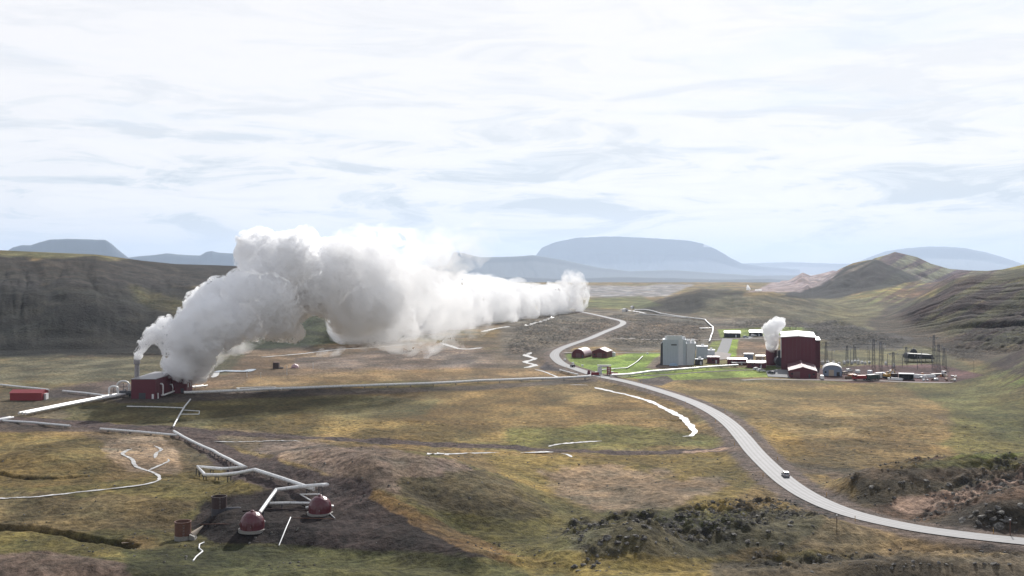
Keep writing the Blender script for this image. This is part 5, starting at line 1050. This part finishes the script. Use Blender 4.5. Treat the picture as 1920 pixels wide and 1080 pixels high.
for i, (px, py, h_, w_) in enumerate(eqs):
    p = at(px, py)
    if tr0 is None:
        tr0 = empty('transformer', p, None, 'transformer', 'pale transformers in a row in the switchyard'); box('case', 'white', tr0, (0, 0, 0.9), (1.6, 1.3, 1.8))
        for q in (-0.5, 0, 0.5): MB().lathe((q, 0, 1.8), [(0.12, 0), (0.18, 0.2), (0.1, 0.4), (0.18, 0.6), (0.05, 0.9)], 8).build('bushing', 'white', tr0)
        mb = MB()
        for q in range(5): mb.box((-0.6 + q * 0.3, -0.78, 0.8), (0.08, 0.26, 1.3))
        mb.build('radiator', 'white', tr0); o = tr0
    else: o = copy_tree(tr0)
    o.location = p; o.scale = (w_ / 1.6, 1, h_ / 2.2); o['label'] = 'pale transformer with bushings in the row behind the rounded hall'
D = at(1725, 678).y; p = at(1725, 679); ds = empty('dark_shelter', p, 'long dark blue shelter on posts under the right hand masts', 'shelter'); w_ = 46 / F * p.y
MB().prism([(-w_ / 2, 2.2), (w_ / 2 + 1.5, 1.8), (w_ / 2, 4.4), (-w_ / 2 + 1.0, 5.2), (-w_ / 2, 4.0)], 0, 8).build('roof', 'black', ds)
for q in np.linspace(-w_ / 2 + 0.4, w_ / 2 - 0.4, 5): MB().tube([(q, 0.3, -0.5), (q, 0.3, 2.3)], 0.15, 6).build('post', 'dgrey', ds)
p = at(1713, 672); MB  # small domed hut behind
dh = empty('dark_tank', p, 'small dark rounded tank behind the dark blue shelter', 'tank'); MB().lathe((0, 0, -0.4), [(2.2, 0), (2.2, 4.6), (1.6, 6.0), (0.1, 6.8)], 18).build('shell', 'black', dh, True); MB().lathe((0, 0, -0.5), [(2.5, 0), (2.5, 0.7)], 18).build('base', 'concrete', dh); MB().lathe((0, 0, 6.6), [(0.3, 0), (0.3, 0.5)], 8).build('cap', 'dgrey', dh)
# ---------------------------------------------------------------- vehicles
def car(loc, rz, body, lab, kind='parked_car', group=None, van=False, L_=4.5, Wd=1.85):
    r = empty(kind, loc, lab, 'van' if van else 'car', group, rz); hb = 0.95 if not van else 1.15
    if van: low = [(-2.4, .35), (-2.4, 1.0), (-2.25, 2.05), (1.0, 2.1), (1.75, 1.25), (2.4, 1.05), (2.45, .35)]; cab = None
    else:
        low = [(-2.25, .32), (-2.25, .85), (-2.1, 1.0), (1.0, 1.0), (2.1, .85), (2.25, .6), (2.25, .32)]
        cab = [(-2.05, .98), (-1.75, 1.52), (-1.5, 1.6), (.2, 1.6), (.45, 1.52), (1.2, .98)]
    def ext(p, w0, name, mt, par, ins=0.0):
        mb = MB(); n = len(p); vs = [(x, s * (w0 - (0.16 if z > 1.3 else 0)), z) for s in (-1, 1) for x, z in p]
        return mb.add(vs, [tuple(range(n))[::-1], tuple(range(n, 2 * n))] + [(i, (i + 1) % n, (i + 1) % n + n, i + n) for i in range(n)]).build(name, mt, par)
    b_ = ext(low, Wd / 2, 'body', body, r)
    if cab: ext(cab, Wd / 2 - 0.06, 'cabin', body, r)
    gl = MB()
    if van:
        gl.add([(1.06, -0.75, 2.0), (1.06, 0.75, 2.0), (1.78, 0.8, 1.28), (1.78, -0.8, 1.28)], [(0, 1, 2, 3)])
        for s in (-1, 1): gl.add([(0.2, s * 0.94, 1.3), (1.2, s * 0.94, 1.3), (0.9, s * 0.80, 1.9), (0.2, s * 0.80, 1.9)], [(0, 1, 2, 3)])
    else:
        gl.add([(0.49, -0.66, 1.52), (0.49, 0.66, 1.52), (1.2, 0.76, 1.03), (1.2, -0.76, 1.03)], [(0, 1, 2, 3)]).add([(-1.79, -0.66, 1.52), (-1.79, 0.66, 1.52), (-2.08, 0.76, 1.05), (-2.08, -0.76, 1.05)], [(3, 2, 1, 0)])
        for s in (-1, 1): gl.add([(-1.7, s * 0.885, 1.05), (0.9, s * 0.885, 1.05), (0.25, s * 0.735, 1.5), (-1.55, s * 0.735, 1.5)], [(0, 1, 2, 3)])
    gl.build('window', 'glass', r)
    for x in (-1.4, 1.4):
        for s in (-1, 1):
            w_ = MB().tube([(x, s * (Wd / 2 - 0.2), .34), (x, s * (Wd / 2 + .01), .34)], .34, 16).build('wheel', 'rubber', r); MB().tube([(x, s * (Wd / 2), .34), (x, s * (Wd / 2 + .03), .34)], .2, 12).build('rim', 'steel', w_)
    for s in (-1, 1): box('headlight', 'lamp', r, (2.24, s * 0.65, 0.7), (0.06, 0.32, 0.16)); box('tail_lamp', 'red_lamp', r, (-2.27, s * 0.72, 0.8), (0.05, 0.22, 0.2))
    box('number_plate', 'white', r, (-2.28, 0, 0.6), (0.03, 0.5, 0.12)); return r
# the car driving up the near stretch of road
i = int(np.argmin(np.abs(960 + F * RP[:, 0] / RP[:, 1] - 1461) + 1000 * (RP[:, 1] > 420))); T = RP[i + 1] - RP[i - 1]; T = T / np.linalg.norm(T); nrm = np.array([T[1], -T[0]])
P = RP[i] + nrm * 1.5; car((P[0], P[1], float(max(road_z(P[1]), 0)) + 0.97), math.atan2(T[1], T[0]), 'steel', 'silver car driving away along the near curve of the road', 'driving_car').scale = (0.86, 0.86, 0.86)
for (px, py, rz, c, lab, v) in ((1419, 695, 0.4, 'white', 'white car parked farthest left by the low maroon shed', 0), (1427, 698, 0.2, 'lgrey', 'light grey car parked between the white car and the black car', 0), (1446, 702, 2.2, 'black', 'black car parked on the grey yard before the maroon annexe', 0),
    (1541, 711, 1.4, 'white', 'white van parked against the right side of the maroon annexe', 1), (1586, 702, 0.3, 'cream', 'cream car parked beside the pale rounded hall', 0), (1592, 697, 0.5, 'white', 'small white car behind the cream car', 0),
    (1413, 631, 0, 'white', 'white car parked before the right hand black house', 0), (1398, 634, 0.2, 'bluegrey', 'blue grey car on the far lawn track', 0)):
    car(at(px, py, 0.3 if px < 1480 else 0.05), rz, c, lab, 'parked_van' if v else 'parked_car', None, bool(v))
cz = [j for j in range(len(RP)) if RP[j, 1] < 700 and abs(960 + F * RP[j, 0] / RP[j, 1] - 1066) < 4]
if cz:
    j = cz[0]; T = RP[j + 1] - RP[j - 1]; T /= np.linalg.norm(T); car((RP[j, 0] + 1.4, RP[j, 1], 1.37), math.atan2(T[1], T[0]), 'dgrey', 'dark car driving on the far bend of the road near the arch', 'driving_car')
def truck(px, py, rz, cab, bed, lab, tall=2.6):
    r = empty('truck', at(px, py), lab, 'truck', None, rz)
    fr = box('chassis', 'dgrey', r, (0, 0, 0.75), (8.0, 0.9, 0.3)); mb = MB().prism([(2.2, 0.7), (4.1, 0.7), (4.15, 1.9), (3.7, 2.9), (2.2, 2.95)], -1.2, 1.2); cb = mb.build('cab', cab, r)
    MB().add([(4.17, -1, 1.95), (4.17, 1, 1.95), (3.76, 1, 2.8), (3.76, -1, 2.8)], [(0, 1, 2, 3)]).build('windscreen', 'glass', cb); MB().box((3.2, -1.22, 2.2), (1.1, 0.04, 0.8)).box((3.2, 1.22, 2.2), (1.1, 0.04, 0.8)).build('window', 'glass', cb)
    box('load_bed', bed, r, (-1.2, 0, 1.0 + tall / 2 - 0.3), (6.2, 2.4, tall - 0.6))
    for x in (-3.2, -2.0, 3.0):
        for s in (-1, 1): w_ = MB().tube([(x, s * 0.85, .5), (x, s * 1.2, .5)], .5, 14).build('wheel', 'rubber', r); MB().tube([(x, s * 1.19, .5), (x, s * 1.23, .5)], .26, 10).build('rim', 'steel', w_)
    for s in (-1, 1): box('headlight', 'lamp', r, (4.17, s * 0.9, 0.95), (0.05, 0.3, 0.2))
    return r
truck(1614, 713, math.pi + 0.05, 'truck', 'truck', 'red lorry with a long red load bed in the yard', 2.2); truck(1637, 713, 0.6, 'green', 'green', 'dark green lorry beside the red lorry', 2.7)
truck(1760, 706, 0.15, 'white', 'dgrey', 'white cabbed flat lorry among the goods at the right end of the yard', 1.2)
# excavator and goods in the yard
p = at(1664, 709); ex = empty('excavator', p, 'yellow excavator with raised arm in the middle of the yard', 'excavator', rz=0.4)
for s in (-1, 1): MB().prism([(-1.8, .1), (1.8, .1), (2.1, .5), (1.8, .9), (-1.8, .9), (-2.1, .5)], s * 1.2 - .3, s * 1.2 + .3).build('track', 'rubber', ex)
h = box('house', 'yellow', ex, (-0.4, 0, 1.7), (3.2, 2.4, 1.3)); box('cab', 'yellow', h, (0.7, 0.7, 2.6), (1.4, 1.0, 1.3)); box('window', 'glass', h, (0.75, 0.7, 2.7), (1.42, 1.02, 0.8))
am = MB().tube([(1.0, -0.2, 1.8), (3.0, -0.2, 4.4), (4.6, -0.2, 3.4)], 0.24, 6).build('boom', 'yellow', ex); MB().tube([(4.6, -0.2, 3.6), (5.0, -0.2, 1.5)], 0.18, 6).build('stick', 'yellow', am); MB().prism([(4.5, 0.6), (5.4, 0.7), (5.3, 1.6), (4.9, 1.5)], -0.8, 0.4).build('bucket', 'dgrey', am)
def crate(px, py, d, mat, rz, lab, name='shipping_container', cat='container', h0=0.0):
    r = empty(name, at(px, py, h0), lab, cat, None, rz); b_ = box('body', mat, r, (0, 0, d[2] / 2), d)
    mb = MB(); n = max(3, int(d[0] / 0.6))
    for k in range(n): mb.box((-d[0] / 2 + (k + .5) * d[0] / n, -d[1] / 2 - 0.02, d[2] / 2), (0.12, 0.06, d[2] * 0.9))
    mb.build('corrugation', mat, b_); box('door', 'dgrey', b_, (d[0] / 2 + 0.02, 0, d[2] / 2), (0.05, d[1] * 0.9, d[2] * 0.9)); return r
for a in ((1647, 708, (3.2, 2.2, 2.6), 'white', 0.3, 'white upright container between green lorry and excavator'), (1655, 706, (2.6, 2.2, 2.2), 'blue', 0.1, 'small blue container left of the excavator'),
          (1677, 708, (3.0, 2.2, 2.2), 'drust', 0.5, 'rust dark container right of the excavator'), (1672, 700, (2.4, 2.0, 1.8), 'white', 0.8, 'white box container behind the excavator'),
          (1597, 707, (4.0, 2.2, 1.6), 'orange', 0.5, 'pale orange container heap right of the rounded hall'), (1631, 702, (2.6, 2.0, 2.2), 'lgrey', 0.9, 'light grey container behind the green lorry'),
          (1608, 699, (2.2, 2.0, 1.5), 'white', 0.1, 'small white container alone behind the red lorry')): crate(*a)
p = at(1699, 712); op = empty('open_shed', p, 'dark open fronted shed with a pale flat roof in the yard', 'shed', rz=-0.3)
box('roof', 'lgrey', op, (0, 0, 3.2), (7.6, 5.0, 0.3)); box('wall', 'black', op, (0, 2.2, 1.5), (7.2, 0.2, 3.2)); box('wall', 'green', op, (-3.5, 0, 1.5), (0.2, 4.4, 3.2)); box('wall', 'green', op, (3.5, 0, 1.5), (0.2, 4.4, 3.2))
for q in (-1.2, 1.2): box('post', 'dgrey', op, (q, -2.2, 1.5), (0.2, 0.2, 3.2))
def pipes(px, py, n, L_, rr, mat, rz, lab):
    r = empty('pipe_stack', at(px, py), lab, 'pipes', None, rz)
    k = 0
    for row in range(3):
        for q in range(n - row):
            MB().tube([(-L_ / 2, (q + row / 2 - n / 2) * rr * 2.05, rr + row * rr * 1.75), (L_ / 2, (q + row / 2 - n / 2) * rr * 2.05, rr + row * rr * 1.75)], rr, 8).build('pipe', mat, r, True)
pipes(1722, 709, 3, 9, 0.38, 'white', -0.9, 'stack of long white pipes slanting right of the open shed'); pipes(1682, 713, 3, 6, 0.25, 'white', -0.7, 'small stack of white pipes left of the open shed'); pipes(1741, 708, 4, 6, 0.3, 'alu', 0.2, 'stack of silver pipes near the right end of the yard')
pipes(1590, 710, 3, 4, 0.25, 'timber', 0.5, 'brown stack of short pipes before the orange container')
rg = np.random.default_rng(5); mats = ['white', 'lgrey', 'cream', 'timber', 'orange', 'steel', 'dgrey', 'rust', 'white']; gid = 0
for k in range(34):      # pallets of goods, each its own
    px, py = (rg.uniform(1726, 1795), rg.uniform(703, 716)) if k % 3 else (rg.uniform(1575, 1720), rg.uniform(700, 714)); m_ = mats[k % len(mats)]
    r = empty('goods_pallet', at(px, py), '%s goods on a pallet in the storage yard' % {'white': 'white wrapped', 'lgrey': 'light grey', 'cream': 'cream', 'timber': 'timber', 'orange': 'orange', 'steel': 'steel', 'dgrey': 'dark grey', 'rust': 'rusty'}[m_], 'pallet', 'pallets of goods in the storage yard', rg.uniform(0, 3))
    w_, h_ = rg.uniform(0.9, 1.9), rg.uniform(0.4, 1.2); box('pallet', 'timber', r, (0, 0, 0.08), (w_ * 1.05, 1.2, 0.16)); MB().box((0, 0, 0.17 + h_ / 2), (w_, 1.1, h_), 0, 0.88).build('load', m_, r)

# ---------------------------------------------------------------- posts and poles
first = None
for k, s_ in enumerate(range(4, len(RP) - 4, 9)):
    if RP[s_, 1] > 640: break
    T = RP[s_ + 1] - RP[s_ - 1]; T /= np.linalg.norm(T); side = 1 if k % 2 else -1; x, y = RP[s_] + np.array([-T[1], T[0]]) * 4.6 * side
    if first is None:
        first = empty('road_marker_post', (0, 0, 0), None, 'marker post', 'marker posts along the road'); MB().tube([(0, 0, -0.3), (0, 0, 1.25)], 0.07, 6).build('pole', 'yellow', first); MB().tube([(0, 0, 1.05), (0, 0, 1.2)], 0.09, 6).build('reflector_band', 'lamp', first); q = first
    else: q = copy_tree(first)
    q.location = (x, y, gz(x, y)); q['label'] = 'short yellow marker post at the edge of the road'
for (px, py, h_, lab) in ((1894, 1003, 3.2, 'reddish pole beside the road near the right edge'), (1826, 698, 6.5, 'lone thin pole on the slope right of the switchyard'), (1569, 980, 1.6, 'small post by the near road under the lava bank'), (1075, 668, 4.5, 'thin pole left of the arched barn'), (1246, 590, 6.0, 'thin pole beside the far pale pipe')):
    r = empty('pole', at(px, py), lab, 'pole'); MB().tube([(0, 0, -0.4), (0, 0, h_)], 0.1, 8).build('shaft', 'rust' if 'reddish' in lab else 'timber', r); box('cap', 'lgrey', r, (0, 0, h_), (0.26, 0.26, 0.12))
# sign beside the far bend
r = empty('road_sign', at(1076, 641), 'blank pale road sign facing the far bend', 'sign', None, 0.2); MB().tube([(0, 0, -.3), (0, 0, 2.6)], 0.08, 6).build('post', 'steel', r); box('panel', 'cream', r, (0, -0.1, 2.3), (2.6, 0.08, 1.2))
# tiny white huts and sheep
for (px, py, w_, lab) in ((1172, 584, 5.5, 'tiny white hut by the far steam field'), (1186, 579, 4.0, 'smaller white hut on the green rise behind the far steam field')):
    r, wl = gable('far_hut', at(px, py), 0.3, w_, w_ * 1.4, 2.6, 3.8, 'white', 'pale_roof', lab, 'hut'); box('door', 'dgrey', wl, (0, -w_ * 0.7 - 0.05, 1.0), (1.2, 0.08, 2.0))
for i, (px, py) in enumerate(((1059, 676), (1074, 682), (1092, 687), (1214, 664))):
    p = at(px, py); r = empty('lawn_hatch', p, ['white hatch on the lawn closest to the road bend', 'white hatch on the lawn left of the arched barn', 'white hatch on the lawn in front of the arched barn', 'white hatch at the right rim of the barn lawn'][i], 'hatch'); box('box', 'white', r, (0, 0, 0.4), (1.2, 1.2, 0.9)); box('lid', 'lgrey', r, (0, 0, 0.88), (1.35, 1.35, 0.08))
# ---------------------------------------------------------------- lava boulders
def rock_mesh(seed, sub=3):
    rg = np.random.default_rng(seed); bm = bmesh.new(); bmesh.ops.create_icosphere(bm, subdivisions=sub, radius=1)
    pl = [(Vector(rg.normal(size=3)).normalized(), rg.uniform(0.45, 0.85)) for _ in range(11)]
    for v in bm.verts:
        for n_, d_ in pl:
            e = v.co.dot(n_) - d_
            if e > 0: v.co -= n_ * e
        v.co *= 1 + 0.09 * (vnoise(np.array([v.co.x * 4 + 9]), np.array([v.co.y * 4 + v.co.z * 3]), seed)[0] - .5)
    me = bpy.data.meshes.new('lava_boulder'); bm.to_mesh(me); bm.free(); return me
LM, t, b = new_mat('dark_lava_rock'); g = t.nodes.new('ShaderNodeNewGeometry'); n = nn(t, 'ShaderNodeTexNoise', i_Scale=1.3, i_Detail=8.0, i_Roughness=0.7); t.links.new(g.outputs['Position'], n.inputs['Vector'])
t.links.new(ramp(t, n.outputs[0], [(0.32, (0.03, 0.027, 0.025)), (0.5, (0.10, 0.09, 0.08)), (0.62, (0.26, 0.25, 0.22))]), b.inputs['Base Color']); b.inputs['Roughness'].default_value = 0.95
bp = nn(t, 'ShaderNodeBump', i_Strength=0.9, i_Distance=0.3); t.links.new(n.outputs[0], bp.inputs['Height']); t.links.new(bp.outputs[0], b.inputs['Normal'])
RMS = [rock_mesh(100 + k) for k in range(6)]
for m_ in RMS: m_.materials.append(LM)
FIELDS = [([(1080, 1000), (1110, 985), (1190, 974), (1240, 985), (1235, 1015), (1200, 1030), (1110, 1030)], 26, 0.4, 1.1, 'dark lava boulder in the rocky outcrop at the bottom centre'),
          ([(1240, 985), (1300, 965), (1420, 958), (1560, 985), (1540, 1010), (1400, 1035), (1260, 1040)], 24, 0.3, 0.9, 'dark lava boulder in the green rocky ground below the road'),
          ([(1590, 925), (1640, 905), (1760, 898), (1900, 893), (1900, 905), (1700, 940), (1620, 945)], 20, 0.3, 1.0, 'dark lava boulder in the bank right of the near road'),
          ([(1790, 985), (1850, 945), (1925, 940), (1925, 975), (1850, 992)], 24, 0.4, 1.2, 'dark lava boulder in the black lava lump near the right edge'),
          ([(1360, 1078), (1500, 1056), (1920, 1050), (1920, 1078)], 26, 0.2, 0.6, 'dark lava boulder on the rocky rise at the bottom right'),
          ([(1060, 1052), (1110, 1048), (1180, 1076), (1080, 1078)], 14, 0.3, 0.9, 'dark lava boulder on the bottom edge left of centre right')]
rg = np.random.default_rng(9)
for poly, n_, a_, b_, lab in FIELDS:
    P = np.array(poly, float); pts = []
    while len(pts) < n_:
        c = rg.uniform(P.min(0), P.max(0), (60, 2)); pts += [tuple(q) for q in c[poly_sd(c[:, 0], c[:, 1], poly) < 0]]
    pts = pts[:n_]; W3 = G([q[0] for q in pts], [q[1] for q in pts])
    for q in W3:
        o = bpy.data.objects.new('lava_boulder', RMS[rg.integers(6)]); COL.objects.link(o); s_ = a_ + (b_ - a_) * rg.random() ** 2.2
        o.location = (q[0], q[1], q[2] - s_ * 0.05); o.scale = (s_ * rg.uniform(.8, 1.4), s_ * rg.uniform(.8, 1.4), s_ * rg.uniform(.4, .75)); o.rotation_euler = (rg.uniform(-.4, .4), rg.uniform(-.4, .4), rg.uniform(0, 6.3)); tag(o, lab.replace('left of centre right', 'of the centre'), 'boulder', 'lava boulders')
# loose stones nobody could count
rg = np.random.default_rng(19); V = []; Fc = []; base = [(math.cos(a) , math.sin(a), 0) for a in np.linspace(0, 2 * math.pi, 6)[:-1]]
N_ = 16000; px = rg.uniform(-60, 1980, N_); y = 205 * (430 / 205) ** rg.random(N_); x = (px - 960) / F * y; rm = rough_mask(x, y, px); cl = fbm(x / 12, y / 12, 401, 3)
keep = rg.random(N_) < np.clip(rm * 0.9 + (cl > 0.56) * 0.35 + 0.02, 0, 1); keep &= line_d(x, y, ROAD[::2]) > 6; x, y, rm = x[keep], y[keep], rm[keep]; z = height(x, y)
for i in range(len(x)):
    s_ = (0.08 + 0.34 * rg.random() ** 3) * (1 + rm[i] * 0.8); k = len(V); a0 = rg.uniform(0, 6.3)
    for j in range(5): a = a0 + j * 1.257; q = s_ * rg.uniform(.7, 1.2); V.append((x[i] + q * math.cos(a), y[i] + q * math.sin(a), z[i] - 0.1))
    for j in range(5): a = a0 + j * 1.257 + .3; q = s_ * rg.uniform(.5, .9); V.append((x[i] + q * math.cos(a), y[i] + q * math.sin(a), z[i] + s_ * rg.uniform(.3, .6)))
    V.append((x[i], y[i], z[i] + s_ * rg.uniform(.6, .9)))
    for j in range(5): Fc += [(k + j, k + (j + 1) % 5, k + 5 + (j + 1) % 5, k + 5 + j), (k + 5 + j, k + 5 + (j + 1) % 5, k + 10)]
tag(mesh_obj('loose_stones', V, Fc, LM), kind='stuff')
# small separate steam vents
vent = steam_mat('thin_steam', 0.10, noise=0.0, scale=0.16, lo=0.40, hi=0.60)
def puff(poly, D, rmax, voxel, lab, seed, mt=vent, amp=0.8, size=5): plume('steam_puff', poly, lambda p: D + 0 * p, 3, rmax, 1.5, 900, voxel, amp, mt, seed, lab, size=size)
puff([(1399, 545), (1400, 536), (1401, 530), (1404, 536), (1408, 543), (1430, 542), (1428, 546)], 2300, 6, 0.7, 'small distant white steam jet behind the low dark hill', 71, dense)
puff([(392, 690), (404, 660), (430, 640), (470, 634), (500, 640), (470, 660), (430, 668), (405, 690)], 545, 16, 0.6, 'ragged low steam shreds under the big cloud right of the outlet house', 72)
puff([(590, 668), (600, 655), (620, 648), (650, 650), (640, 664), (610, 670)], 620, 10, 0.6, 'small detached steam wisp below the gap in the big cloud', 73)
puff([(800, 690), (792, 660), (780, 640), (840, 640), (826, 660), (806, 668)], 700, 12, 0.8, 'downward trailing steam wisp over the brown plain', 74)
air()
